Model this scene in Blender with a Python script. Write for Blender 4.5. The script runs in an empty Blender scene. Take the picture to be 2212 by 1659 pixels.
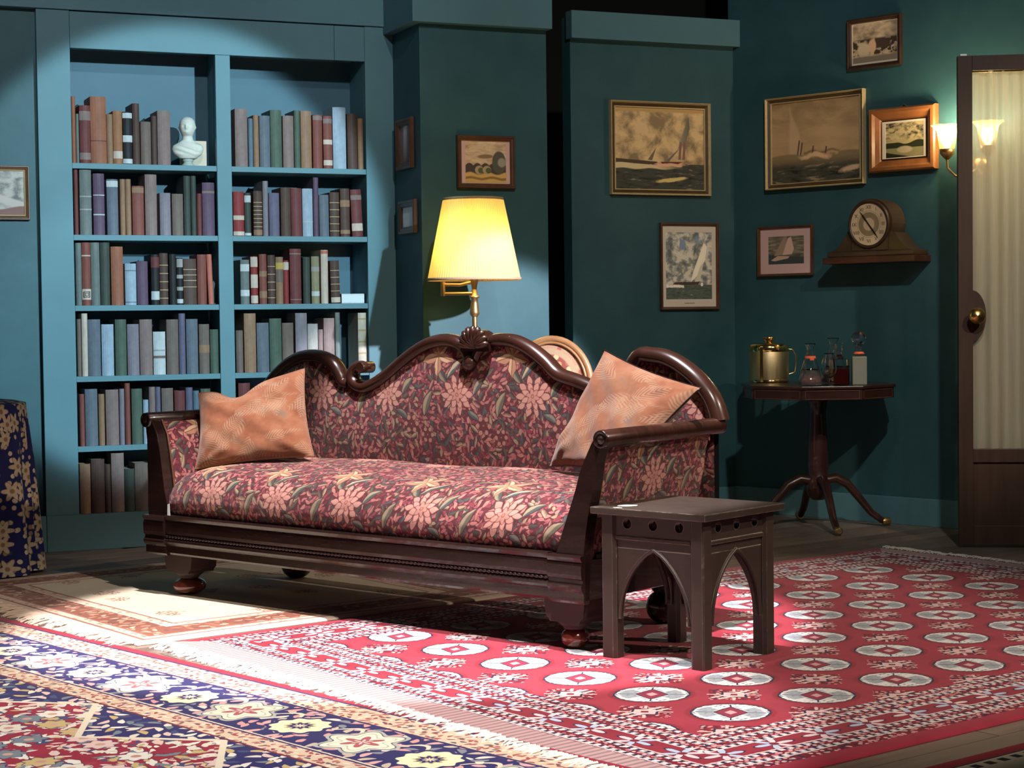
import bpy, bmesh, math, random
import numpy as np
from mathutils import Vector, Matrix

sc = bpy.context.scene
COL = sc.collection
PI = math.pi
rnd = random.Random(7)

# ------------------------------------------------------------------ camera, world, light, exposure
F, TH, RO, HH = 3888.0, .0355, .0121, 1.05          # focal length in px of the 2212 px frame, pitch, roll, eye height
_fw = np.array([0, math.cos(TH), -math.sin(TH)])
_u0 = np.array([0, math.sin(TH), math.cos(TH)])
_r0 = np.array([1., 0, 0])
RT = math.cos(RO) * _r0 - math.sin(RO) * _u0
UP = math.cos(RO) * _u0 + math.sin(RO) * _r0
EYE = np.array([0, 0, HH])
cam = bpy.data.cameras.new('camera')
cam.sensor_fit = 'HORIZONTAL'; cam.sensor_width = 36.0
cam.lens = 36.0 * F / 2212.0
cam.clip_end = 60
camo = bpy.data.objects.new('camera', cam)
COL.objects.link(camo)
camo.matrix_world = Matrix(((RT[0], UP[0], -_fw[0], 0), (RT[1], UP[1], -_fw[1], 0), (RT[2], UP[2], -_fw[2], HH), (0, 0, 0, 1)))
sc.camera = camo

w = bpy.data.worlds.new('theatre_dark'); sc.world = w
w.use_nodes = True
w.node_tree.nodes['Background'].inputs[0].default_value = (.55, .62, .70, 1)
w.node_tree.nodes['Background'].inputs[1].default_value = .020

sc.view_settings.view_transform = 'Standard'
sc.view_settings.look = 'None'
sc.view_settings.gamma = 1
sc.view_settings.use_curve_mapping = False
sc.view_settings.exposure = 0.0
sc.cycles.use_denoising = True
sc.cycles.max_bounces = 8
sc.cycles.transparent_max_bounces = 16
sc.cycles.sample_clamp_indirect = 4.0


def spot(name, loc, aim, power, color, angle, blend=.15, size=.06):
    l = bpy.data.lights.new(name, 'SPOT')
    l.energy = power; l.color = color
    l.spot_size = math.radians(angle); l.spot_blend = blend; l.shadow_soft_size = size
    o = bpy.data.objects.new(name, l); COL.objects.link(o)
    o.location = loc
    d = Vector(aim) - Vector(loc)
    o.rotation_euler = d.to_track_quat('-Z', 'Y').to_euler()
    return o


# wall frames: K is the foot of the corner between the back wall (direction A) and the right wall (direction B)
def RD(a):
    a = math.radians(a)
    return np.array([math.cos(a), math.sin(a), 0.])
AA, AB, AS = 22.9, -44.15, -40.42
A, AN = RD(AA), RD(AA - 90)
B, BN = RD(AB), RD(AB - 90)
K = np.array([1.21, 9.746, 0.])
def atA(s, z=0., off=0.): return K + A * s + AN * off + np.array([0, 0, z])
def atB(s, z=0., off=0.): return K + B * s + BN * off + np.array([0, 0, z])

# stage lanterns on the bar above the audience, plus an added door fill
spot('stage_lantern_blue_upper', atA(-1.75, 3.1, 6.2), atA(-3.02, 1.43, 0), 1950, (.58, .88, 1.0), 18.8, .16, .05)
spot('stage_lantern_blue_lower', atA(-.7, 2.75, 6.0), atA(-1.72, .20, 0), 3300, (.84, .88, 1.0), 18.5, .2, .05)
spot('stage_lantern_blue_left', atA(-2.1, 2.9, 6.4), atA(-3.25, 1.00, 0), 620, (.62, .86, 1.0), 13.2, .6, .05)
spot('stage_lantern_top', (-.5, 3.3, 6.2), (-.70, 4.70, 0), 2000, (1.0, .95, .96), 27.5, .20, .06)
spot('stage_lantern_seat', (-.3, 5.1, 6.2), (-.36, 6.16, .3), 4200, (1.0, .93, .95), 25.5, .15, .06)
spot('stage_lantern_wash_left', (.2, 1.2, 4.6), (-1.9, 8.6, 2.9), 780, (.86, .98, 1.0), 28, .8, .10)
spot('door_fill_light', (3.3, 2.2, 4.6), (2.38, 8.05, 1.25), 640, (1.0, .88, .70), 16, .6, .06)  # added fill spot that brightens the door curtain
spot('stage_lantern_front', (2.4, 1.5, 5.6), (.15, 5.8, .2), 1150, (1.0, .86, .74), 30, .4, .07)
spot('stage_lantern_wash', (1.2, 1.5, 5.6), (1.2, 9.0, 1.6), 840, (.96, .94, .86), 40, .9, .10)
spot('stage_lantern_side', (5.6, 4.2, 4.0), (.9, 6.0, .4), 620, (1.0, .80, .66), 34, .5, .08)

# ------------------------------------------------------------------ un-projection of photograph points onto real planes
def _ray(x, y): return _fw * F + RT * (x - 1106) - UP * (y - 829.5)
def zpl(x, y, z=0.):
    r = _ray(x, y); return EYE + r * ((z - HH) / r[2])
def onp(x, y, P, n):
    r = _ray(x, y); return EYE + r * (((P - EYE) @ n) / (r @ n))
def onA(x, y, off=0.):
    P = onp(x, y, K + AN * off, AN); return (P - K) @ A, P[2]
def onB(x, y, off=0.):
    P = onp(x, y, K + BN * off, BN); return (P - K) @ B, P[2]

# ------------------------------------------------------------------ shader expression helper
class G:
    """a material's node tree; V values are sockets or floats combined with ordinary operators"""
    def __init__(s, name):
        s.m = bpy.data.materials.new(name); s.m.use_nodes = True
        s.t = s.m.node_tree; s.b = s.t.nodes['Principled BSDF']
        s.out = s.t.nodes['Material Output']
        s.m['g'] = 1
    def n(s, t): return s.t.nodes.new(t)
    def link(s, a, b): s.t.links.new(a, b)
    def set(s, inp, v):
        if isinstance(v, V): s.link(v.s, inp)
        else: inp.default_value = v
    def math(s, op, *a):
        if all(not isinstance(q, V) for q in a) and op in ('ADD', 'SUBTRACT', 'MULTIPLY', 'DIVIDE'):
            return {'ADD': lambda x, y: x + y, 'SUBTRACT': lambda x, y: x - y, 'MULTIPLY': lambda x, y: x * y, 'DIVIDE': lambda x, y: x / y}[op](*a)
        k = s.n('ShaderNodeMath'); k.operation = op
        for i, q in enumerate(a): s.set(k.inputs[i], q)
        return V(s, k.outputs[0])
    def uv(s, name=None):
        k = s.n('ShaderNodeUVMap'); k.uv_map = 'UVMap'
        return s.sep(k.outputs[0])
    def obj(s):
        k = s.n('ShaderNodeTexCoord'); return s.sep(k.outputs['Object'])
    def sep(s, so):
        k = s.n('ShaderNodeSeparateXYZ'); s.link(so, k.inputs[0])
        return [V(s, q) for q in k.outputs]
    def vec(s, x, y, z=0.):
        k = s.n('ShaderNodeCombineXYZ')
        for i, q in enumerate((x, y, z)): s.set(k.inputs[i], q)
        return k.outputs[0]
    def noise(s, x, y, z=0., scale=1., detail=2., rough=.5, dist=0.):
        k = s.n('ShaderNodeTexNoise'); s.link(s.vec(x, y, z), k.inputs['Vector'])
        k.inputs['Scale'].default_value = scale; k.inputs['Detail'].default_value = detail
        k.inputs['Roughness'].default_value = rough; k.inputs['Distortion'].default_value = dist
        return V(s, k.outputs['Fac'])
    def voro(s, x, y, scale=1., rand=1.):
        k = s.n('ShaderNodeTexVoronoi'); k.voronoi_dimensions = '2D'
        s.link(s.vec(x, y), k.inputs['Vector']); k.inputs['Scale'].default_value = scale
        k.inputs['Randomness'].default_value = rand
        c = s.n('ShaderNodeSeparateColor'); s.link(k.outputs['Color'], c.inputs[0])
        p = s.sep(k.outputs['Position'])
        return V(s, k.outputs['Distance']), V(s, c.outputs[0]), V(s, c.outputs[1]), p
    def mix(s, f, a, b):
        k = s.n('ShaderNodeMix'); k.data_type = 'RGBA'; k.clamp_factor = True
        s.set(k.inputs[0], f)
        for i, q in ((6, a), (7, b)):
            if isinstance(q, V): s.link(q.s, k.inputs[i])
            else: k.inputs[i].default_value = (*q, 1)
        return V(s, k.outputs[2])
    def ramp(s, f, stops, const=False):
        k = s.n('ShaderNodeValToRGB'); s.set(k.inputs[0], f)
        e = k.color_ramp.elements
        while len(e) < len(stops): e.new(.5)
        for q, (p, c) in zip(e, stops): q.position = p; q.color = (*c, 1)
        if const: k.color_ramp.interpolation = 'CONSTANT'
        return V(s, k.outputs[0])
    def fin(s, color=None, rough=.6, metal=0., spec=.5, bump=None, bstr=.3, bdist=.002, trans=0., ior=None, emis=None, estr=0., coat=0., sheen=0., alpha=None):
        b = s.b
        if color is not None:
            if isinstance(color, V): s.link(color.s, b.inputs['Base Color'])
            else: b.inputs['Base Color'].default_value = (*color, 1)
        s.set(b.inputs['Roughness'], rough); s.set(b.inputs['Metallic'], metal)
        b.inputs['Specular IOR Level'].default_value = spec
        b.inputs['Transmission Weight'].default_value = trans
        b.inputs['Coat Weight'].default_value = coat
        b.inputs['Sheen Weight'].default_value = sheen
        if ior: b.inputs['IOR'].default_value = ior
        if alpha is not None: s.set(b.inputs['Alpha'], alpha)
        if emis is not None:
            if isinstance(emis, V): s.link(emis.s, b.inputs['Emission Color'])
            else: b.inputs['Emission Color'].default_value = (*emis, 1)
            s.set(b.inputs['Emission Strength'], estr)
        if bump is not None:
            k = s.n('ShaderNodeBump'); k.inputs['Strength'].default_value = bstr; k.inputs['Distance'].default_value = bdist
            s.link(bump.s, k.inputs['Height']); s.link(k.outputs[0], b.inputs['Normal'])
        return s.m

class V:
    def __init__(s, g, so): s.g = g; s.s = so
    def __add__(s, o): return s.g.math('ADD', s, o)
    __radd__ = __add__
    def __sub__(s, o): return s.g.math('SUBTRACT', s, o)
    def __rsub__(s, o): return s.g.math('SUBTRACT', o, s)
    def __mul__(s, o): return s.g.math('MULTIPLY', s, o)
    __rmul__ = __mul__
    def __truediv__(s, o): return s.g.math('DIVIDE', s, o)
    def __neg__(s): return s.g.math('MULTIPLY', s, -1.)
    def abs(s): return s.g.math('ABSOLUTE', s)
    def floor(s): return s.g.math('FLOOR', s)
    def sin(s): return s.g.math('SINE', s)
    def cos(s): return s.g.math('COSINE', s)
    def sqrt(s): return s.g.math('SQRT', s)
    def min(s, o): return s.g.math('MINIMUM', s, o)
    def max(s, o): return s.g.math('MAXIMUM', s, o)
    def lt(s, o): return s.g.math('LESS_THAN', s, o)
    def gt(s, o): return s.g.math('GREATER_THAN', s, o)
    def mod(s, o): return s.g.math('FLOORED_MODULO', s, o)
    def rep(s, p, o=0.):                                # centred repeat
        q = (s - o) / p
        return (q - (q + .5).floor()) * p
    def cell(s, p, o=0.): return ((s - o) / p + .5).floor()
    def st(s, soft=.001):                               # soft step of a signed distance
        k = s.g.n('ShaderNodeMath'); k.operation = 'MULTIPLY_ADD'; k.use_clamp = True
        s.g.link(s.s, k.inputs[0]); k.inputs[1].default_value = 1. / soft; k.inputs[2].default_value = .5
        return V(s.g, k.outputs[0])
    def inr(s, a, b, soft=.001): return (s - a).st(soft) * (b - s).st(soft)

def hyp(x, y): return (x * x + y * y).sqrt()
def rot(x, y, a):
    c, d = math.cos(a), math.sin(a)
    return x * c + y * d, y * c - x * d
def leaf(x, y, cx, cy, a, L, W):                        # > 0 inside a pointed oval
    p, q = rot(x - cx, y - cy, a)
    t = p / L
    return W * (1. - t * t) - q.abs()
def petals(x, y, R, n, deep=.3, ph=0.):                 # > 0 inside an n-petalled flower
    g = x.g
    th = g.math('ARCTAN2', y, x)
    return R * (1. - deep) + R * deep * (th * float(n) + ph).cos() - hyp(x, y)
def convex(x, y, pts):                                  # > 0 inside a convex polygon given clockwise or not
    ar = sum(pts[i][0] * pts[(i + 1) % len(pts)][1] - pts[(i + 1) % len(pts)][0] * pts[i][1] for i in range(len(pts)))
    if ar < 0: pts = pts[::-1]
    r = None
    for i in range(len(pts)):
        (x0, y0), (x1, y1) = pts[i], pts[(i + 1) % len(pts)]
        l = math.hypot(x1 - x0, y1 - y0)
        nx, ny = -(y1 - y0) / l, (x1 - x0) / l
        d = x * nx + y * ny + (-(x0 * nx + y0 * ny))
        r = d if r is None else r.min(d)
    return r

# ------------------------------------------------------------------ mesh helper
class MB:
    def __init__(s): s.v = []; s.f = []; s.uv = []; s.sm = []
    def add(s, vs, fs, uvs=None, smooth=False):
        o = len(s.v); s.v += [tuple(map(float, p)) for p in vs]
        for i, f in enumerate(fs):
            s.f.append([k + o for k in f]); s.sm.append(smooth)
            s.uv.append([tuple(uvs[k]) for k in f] if uvs is not None else None)
        return s
    def box(s, x0, x1, y0, y1, z0, z1, bev=0.):
        bm = bmesh.new(); bmesh.ops.create_cube(bm, size=1)
        for v in bm.verts:
            v.co = Vector(((x0 + x1) / 2 + v.co.x * (x1 - x0), (y0 + y1) / 2 + v.co.y * (y1 - y0), (z0 + z1) / 2 + v.co.z * (z1 - z0)))
        if bev: bmesh.ops.bevel(bm, geom=list(bm.edges), offset=bev, segments=2, affect='EDGES', profile=.6)
        bm.verts.index_update()
        s.add([v.co for v in bm.verts], [[v.index for v in f.verts] for f in bm.faces]); bm.free(); return s
    def grid(s, fn, nu, nv, uvf=None, smooth=True, closeu=False, flip=False):
        vs = []; uvs = []
        for i in range(nu + 1):
            for j in range(nv + 1):
                a, b = i / nu, j / nv
                vs.append(fn(a, b)); uvs.append(uvf(a, b) if uvf else (a, b))
        fs = []
        for i in range(nu):
            for j in range(nv):
                q = [i * (nv + 1) + j, (i + 1) * (nv + 1) + j, (i + 1) * (nv + 1) + j + 1, i * (nv + 1) + j + 1]
                fs.append(q[::-1] if flip else q)
        return s.add(vs, fs, uvs, smooth)
    def prism(s, pts, fn, d0, d1, bev=0., smooth=False):
        """extrude outline pts (a, b); fn(a, b, d) -> xyz"""
        n = len(pts)
        vs = [fn(a, b, d0) for a, b in pts] + [fn(a, b, d1) for a, b in pts]
        fs = [list(range(n))[::-1], list(range(n, 2 * n))] + [[i, (i + 1) % n, n + (i + 1) % n, n + i] for i in range(n)]
        if bev:
            bm = bmesh.new(); bv = [bm.verts.new(Vector(p)) for p in vs]
            for f in fs: bm.faces.new([bv[k] for k in f])
            es = [e for e in bm.edges if any(len(f.verts) > 4 or f in () for f in e.link_faces) or n <= 4]
            bmesh.ops.bevel(bm, geom=es, offset=bev, segments=2, affect='EDGES', profile=.6, clamp_overlap=True)
            bm.verts.index_update()
            s.add([v.co for v in bm.verts], [[v.index for v in f.verts] for f in bm.faces], None, smooth); bm.free(); return s
        return s.add(vs, fs, None, smooth)
    def tube(s, pts, rad, n=10, cap=True, ref=None, flat=1., uvs=False):
        """sweep a circle (squashed by flat along ref) along pts"""
        P = [Vector(p) for p in pts]; m = len(P)
        if not hasattr(rad, '__len__'): rad = [rad] * m
        vs = []; up = Vector(ref) if ref is not None else None
        for i in range(m):
            t = (P[min(i + 1, m - 1)] - P[max(i - 1, 0)]).normalized()
            if up is None:
                up = Vector((0, 0, 1)) if abs(t.z) < .9 else Vector((1, 0, 0))
            a = (up - t * up.dot(t)).normalized(); b = t.cross(a)
            if ref is None: up = a
            for k in range(n):
                w_ = 2 * PI * k / n
                vs.append(P[i] + a * (math.cos(w_) * rad[i] * flat) + b * (math.sin(w_) * rad[i]))
        fs = [[i * n + k, i * n + (k + 1) % n, (i + 1) * n + (k + 1) % n, (i + 1) * n + k] for i in range(m - 1) for k in range(n)]
        s.add(vs, fs, None, True)
        if cap:
            s.add([vs[k] for k in range(n)], [list(range(n))[::-1]]); s.add([vs[(m - 1) * n + k] for k in range(n)], [list(range(n))])
        return s
    def lathe(s, prof, n=24, c=(0, 0, 0), axis='z', cap=True, smooth=True, sx=1., sy=1., a0=0.):
        """prof: list of (radius, height)"""
        def P(r, h, a):
            x, y = r * math.cos(a) * sx, r * math.sin(a) * sy
            q = {'z': (x, y, h), 'y': (x, h, -y), 'x': (h, x, y)}[axis]
            return (q[0] + c[0], q[1] + c[1], q[2] + c[2])
        m = len(prof)
        vs = [P(r, h, a0 + 2 * PI * k / n) for r, h in prof for k in range(n)]
        fs = [[i * n + k, i * n + (k + 1) % n, (i + 1) * n + (k + 1) % n, (i + 1) * n + k] for i in range(m - 1) for k in range(n)]
        s.add(vs, fs, None, smooth)
        if cap:
            if prof[0][0] > 1e-5: s.add(vs[:n], [list(range(n))[::-1]])
            if prof[-1][0] > 1e-5: s.add(vs[-n:], [list(range(n))])
        return s
    def xf(s, M):
        s.v = [tuple(M @ Vector(p)) for p in s.v]; return s
    def mesh(s, name, mats):
        me = bpy.data.meshes.new(name); me.from_pydata(s.v, [], s.f); me.update()
        for m in (mats if isinstance(mats, (list, tuple)) else [mats]): me.materials.append(m)
        me.polygons.foreach_set('use_smooth', s.sm)
        if any(u is not None for u in s.uv):
            l = me.uv_layers.new(name='UVMap')
            flat = []
            for u, f in zip(s.uv, s.f):
                for k in range(len(f)): flat += (u[k] if u is not None else (0., 0.))
            l.data.foreach_set('uv', flat)
        return me

def parent(o, p):
    if p is not None: o.parent = p
def part(name, mb, mat, par, label=None, kind=None, recalc=False, loc=None):
    me = mb.mesh(name, mat)
    if recalc:
        bm = bmesh.new(); bm.from_mesh(me); bmesh.ops.remove_doubles(bm, verts=bm.verts, dist=1e-5)
        bmesh.ops.recalc_face_normals(bm, faces=bm.faces); bm.to_mesh(me); bm.free()
    o = bpy.data.objects.new(name, me); COL.objects.link(o)
    parent(o, par)
    if loc is not None: o.location = loc
    if label: o['label'] = label
    if kind: o['kind'] = kind
    return o
def thing(name, label, cat, loc, rz=0., group=None):
    o = bpy.data.objects.new(name, None); COL.objects.link(o)
    o.empty_display_size = .1
    o.location = loc; o.rotation_euler = (0, 0, math.radians(rz))
    o['label'] = label; o['category'] = cat
    if group: o['group'] = group
    return o
def tag(o, label, cat, group=None):
    o['label'] = label; o['category'] = cat
    if group: o['group'] = group
    return o
def struct(name, mb, mat, loc=(0, 0, 0), rz=0., par=None, label=None, recalc=False):
    o = part(name, mb, mat, par, recalc=recalc)
    o.location = loc; o.rotation_euler = (0, 0, math.radians(rz))
    if par is None: o['kind'] = 'structure'
    if label: o['label'] = label
    return o

# ------------------------------------------------------------------ materials
M = {}
def flat(name, c, rough=.6, metal=0., var=.12, scale=30., bump=0., coat=0., spec=.5, sheen=0.):
    g = G(name); x, y, z = g.obj()
    n = g.noise(x, y, z, scale, 4, .6)
    col = g.mix(n, tuple(q * (1 - var) for q in c), tuple(min(1, q * (1 + var)) for q in c))
    M[name] = g.fin(col, rough=n * .15 + (rough - .07), metal=metal, spec=spec, bump=n if bump else None, bstr=bump, coat=coat, sheen=sheen)
    return M[name]

def paint(name, lo, hi, rough=.55):
    g = G(name); x, y, z = g.obj()
    n = g.noise(x, y, z, 2.2, 5, .62, .4); n2 = g.noise(x, y, z, 9., 3, .6)
    f = (n * .75 + n2 * .25 - .5) * 2.2 + .5
    f3 = g.noise(x, y, z, 260, 2)
    M[name] = g.fin(g.mix(f, lo, hi), rough=rough, bump=f3, bstr=.12, bdist=.0015, spec=.35)
paint('teal_wall_paint', (.019, .070, .086), (.041, .115, .134))
paint('teal_trim_paint', (.076, .176, .214), (.094, .208, .248))
paint('blue_back_paint', (.040, .105, .150), (.058, .135, .185))

def wood(name, dark, light, rough=.3, sx=2., sy=26., sz=26., coat=.3, wear=0., spec=.5, bump=.1):
    g = G(name); x, y, z = g.obj()
    n = g.noise(x * sx, y * sy, z * sz, 1., 5, .62, .6)
    n2 = g.noise(x, y, z, 2.6, 2)
    col = g.mix((n - .5) * 1.6 + n2, dark, light)
    if wear:
        wn = g.noise(x, y, z, 38, 4, .75); wm = (wn - (1. - wear)).st(.03)
        col = g.mix(wm, col, (.34, .25, .19))
    M[name] = g.fin(col, rough=n * .2 + rough - .1, coat=coat, bump=n, bstr=bump, bdist=.001, spec=spec)
wood('mahogany', (.008, .004, .0035), (.024, .010, .0075), .26, 3, 3, 18, .25, wear=.235, spec=.4)
wood('mahogany_crest', (.012, .005, .0035), (.046, .015, .009), .28, 2, 20, 5, .4, wear=.29)
wood('bun_foot_wood', (.075, .014, .008), (.17, .036, .020), .16, 9, 9, 4, .8)
wood('leg_block_wood', (.018, .009, .008), (.05, .024, .020), .6, 6, 6, 22, 0.)
wood('table_mahogany', (.020, .006, .005), (.052, .016, .011), .30, 5, 5, 14, .3)
wood('door_wood', (.032, .017, .011), (.072, .037, .023), .5, 20, 20, 1.6, 0., spec=.3)
wood('shelf_wood', (.050, .017, .010), (.115, .042, .022), .40, 3, 20, 20, .1)
wood('clock_wood', (.036, .020, .010), (.095, .056, .030), .38, 6, 6, 16, .2)
wood('frame_brown', (.055, .020, .009), (.15, .060, .026), .40, 8, 8, 8, .2)
wood('frame_walnut', (.16, .048, .015), (.40, .150, .045), .34, 7, 7, 7, .3)
wood('frame_dark', (.028, .012, .007), (.065, .030, .016), .45, 8, 8, 8, .1)
wood('frame_slip', (.07, .038, .012), (.13, .072, .026), .45, 8, 8, 8, .1)
wood('chair_wood', (.26, .115, .045), (.48, .24, .11), .36, 8, 8, 8, .2)
flat('frame_gilt', (.62, .46, .24), .42, .25, .2, 40)
flat('brass', (.80, .50, .16), .24, 1., .12, 20)
flat('antique_brass', (.60, .37, .16), .34, .9, .2, 25)
flat('gold_polished', (.95, .66, .24), .12, 1., .06, 10)
flat('steel_clip', (.5, .5, .48), .35, .9)
flat('plaster', (.60, .59, .53), .75, 0., .12, 60, .2)
flat('plaster_green', (.34, .40, .36), .7, 0., .1, 60, .1)
flat('cream_card', (.62, .50, .38), .7, 0., .15, 30)
flat('page_pale', (.52, .50, .47), .6, 0., .1, 80)
flat('white_card', (.62, .68, .72), .6, 0., .06, 20)
flat('page_paper', (.30, .245, .175), .9, 0., .2, 400)
flat('black_drape', (.0035, .0032, .003), .95, 0., .3, 3)
flat('mount_cream', (.84, .70, .56), .8, 0., .06, 12)
flat('mount_pink', (.78, .50, .45), .8, 0., .08, 12)
flat('orange_tag', (.95, .16, .07), .5, 0., .05)
flat('fringe_wool', (.72, .66, .58), .95, 0., .14, 60, .3)
flat('fringe_wool_tan', (.62, .47, .36), .95, 0., .14, 60, .3)
flat('bulb_cap', (.25, .17, .08), .4, .8)
flat('black_iron', (.012, .011, .010), .5, .3)

# dark painted gothic stool, worn pale along its edges
g = G('stool_paint'); x, y, z = g.obj()
n = g.noise(x * 3., y * 3., z * 14., 1., 5, .65, .5)
n2 = g.noise(x, y, z, 30, 4, .7)
geo = g.n('ShaderNodeNewGeometry'); pt = V(g, geo.outputs['Pointiness'])
bv = g.n('ShaderNodeBevel'); bv.samples = 4; bv.inputs['Radius'].default_value = .004
dt = g.n('ShaderNodeVectorMath'); dt.operation = 'DOT_PRODUCT'
g.link(bv.outputs[0], dt.inputs[0]); g.link(geo.outputs['Normal'], dt.inputs[1])
edge = (1. - V(g, dt.outputs['Value'])) * 3.4
wear = (edge * 1.5 + (n2 - .5) * 3.0 - .86).st(.35)
col = g.mix(n, (.020, .0128, .0095), (.048, .033, .024))
col = g.mix(wear * .8, col, (.42, .36, .31))
M['stool_paint'] = g.fin(col, rough=n2 * .2 + .34, bump=n2, bstr=.15, bdist=.001)

# brushed gold bucket
g = G('gold_brushed'); x, y, z = g.obj()
n = g.noise(x, y, z, 320, 3, .7); n1 = g.noise(x * 60., y * 60., z * 4., 1., 3)
M['gold_brushed'] = g.fin(g.mix(n, (.50, .36, .17), (.90, .72, .42)), rough=n1 * .25 + .28, metal=1., bump=n, bstr=.5, bdist=.001)

# glass and liquids
def glass(name, c=(1, 1, 1), rough=.02, ior=1.45):
    g = G(name); M[name] = g.fin(c, rough=rough, trans=1., ior=ior); return M[name]
glass('clear_glass', (.96, .97, .97))
for nm_, c_ in (('red_liquor', (.42, .035, .018)), ('dark_liquor', (.16, .014, .010))):
    g = G(nm_); M[nm_] = g.fin(c_, rough=.05, trans=.55, ior=1.33)
g = G('cut_glass'); x, y, z = g.obj(); d_, r_, q_, p_ = g.voro(x * 1.0 + y, z, 90)
M['cut_glass'] = g.fin((.93, .90, .89), rough=d_ * .12 + .02, trans=.94, ior=1.45, bump=d_, bstr=.5, bdist=.002)
g = G('frosted_glass'); x, y, z = g.obj(); n = g.noise(x, y, z, 260, 2)
M['frosted_glass'] = g.fin((.40, .40, .33), rough=n * .3 + .35, trans=.45, ior=1.4, bump=n, bstr=.6)
g = G('window_glass')
tr = g.n('ShaderNodeBsdfTransparent'); gl = g.n('ShaderNodeBsdfGlossy'); gl.inputs['Roughness'].default_value = .02
fr = g.n('ShaderNodeFresnel'); fr.inputs[0].default_value = 1.5; mx = g.n('ShaderNodeMixShader')
g.link(fr.outputs[0], mx.inputs[0]); g.link(tr.outputs[0], mx.inputs[1]); g.link(gl.outputs[0], mx.inputs[2]); g.link(mx.outputs[0], g.out.inputs[0])
M['window_glass'] = g.m

# sheer curtain: woven threads let part of the light through
g = G('sheer_lace'); x, y, z = g.obj()
tr = g.n('ShaderNodeBsdfTransparent'); tl = g.n('ShaderNodeBsdfTranslucent'); df = g.n('ShaderNodeBsdfDiffuse')
tl.inputs[0].default_value = (.88, .78, .58, 1); df.inputs[0].default_value = (.84, .74, .56, 1)
m1 = g.n('ShaderNodeMixShader'); m1.inputs[0].default_value = .45
m2 = g.n('ShaderNodeMixShader')
n = g.noise(x * 300., y * 300., z * 6., 1., 2)
lw_ = g.n('ShaderNodeLayerWeight'); lw_.inputs[0].default_value = .35
g.set(m2.inputs[0], n * .25 + V(g, lw_.outputs['Facing']) * .50 + .52)
g.link(df.outputs[0], m1.inputs[1]); g.link(tl.outputs[0], m1.inputs[2]); g.link(tr.outputs[0], m2.inputs[1]); g.link(m1.outputs[0], m2.inputs[2])
g.link(m2.outputs[0], g.out.inputs[0]); M['sheer_lace'] = g.m

# lamp shade: pleated silk lit from within
g = G('shade_silk'); x, y, z = g.obj()
n = g.noise(x * 130., y * 130., z * 2., 1., 2)
tl = g.n('ShaderNodeBsdfTranslucent'); df = g.n('ShaderNodeBsdfDiffuse')
c = g.mix(n, (.76, .62, .22), (.98, .87, .38))
g.link(c.s, tl.inputs[0]); df.inputs[0].default_value = (.78, .66, .40, 1)
m1 = g.n('ShaderNodeMixShader'); m1.inputs[0].default_value = .55
g.link(df.outputs[0], m1.inputs[1]); g.link(tl.outputs[0], m1.inputs[2]); g.link(m1.outputs[0], g.out.inputs[0]); M['shade_silk'] = g.m
flat('shade_binding', (.52, .34, .20), .8)
def glow(name, c, s):
    g = G(name); M[name] = g.fin(c, emis=c, estr=s); return M[name]
glow('lamp_bulb', (1., .78, .36), 8.)
glow('sconce_bulb', (1., .84, .46), 9.)
g = G('sconce_shade_glass')
tl = g.n('ShaderNodeBsdfTranslucent'); tl.inputs[0].default_value = (.90, .66, .24, 1)
tr = g.n('ShaderNodeBsdfTransparent'); gl = g.n('ShaderNodeBsdfGlossy'); gl.inputs['Roughness'].default_value = .2
m1 = g.n('ShaderNodeMixShader'); m1.inputs[0].default_value = .34; m2 = g.n('ShaderNodeMixShader'); m2.inputs[0].default_value = .08
g.link(tr.outputs[0], m1.inputs[1]); g.link(tl.outputs[0], m1.inputs[2]); g.link(m1.outputs[0], m2.inputs[1]); g.link(gl.outputs[0], m2.inputs[2])
g.link(m2.outputs[0], g.out.inputs[0]); M['sconce_shade_glass'] = g.m

# floor boards
for k, (d, l) in enumerate((((.11, .076, .058), (.24, .168, .130)), ((.13, .092, .070), (.28, .20, .155)), ((.09, .062, .048), (.205, .143, .110)))):
    wood('floor_board_%d' % k, d, l, .45, 1.2, 30, 30, .1)
flat('floor_under', (.012, .008, .006), .9)

# ---- leaves scattered one to a cell, each turned its own way
def scatter(g, x, y, sc, L, W, ox=0., oy=0., curl=0.):
    """-> (> 0 inside a leaf, along -1..1, across -1..1, random value, second random value)"""
    d, r, q, p = g.voro(x + ox, y + oy, sc)
    lx, ly = x + ox - p[0], y + oy - p[1]
    an = q * 6.283
    c, s_ = an.cos(), an.sin()
    P = (lx * c + ly * s_) / L
    Q = (ly * c - lx * s_) / W
    if curl: Q = Q + P * P * curl
    return 1. - P * P - Q.abs(), P, Q, r, (r * 7.31).mod(1.)
def polar(x, y, n, ph=0.):
    th = x.g.math('ARCTAN2', y, x) + ph
    return hyp(x, y), th.rep(2 * PI / n)
def ring_petals(r, a, rc, L, W):
    t = (r - rc) / L
    return W * (1. - t * t) - (r * a).abs()

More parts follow.
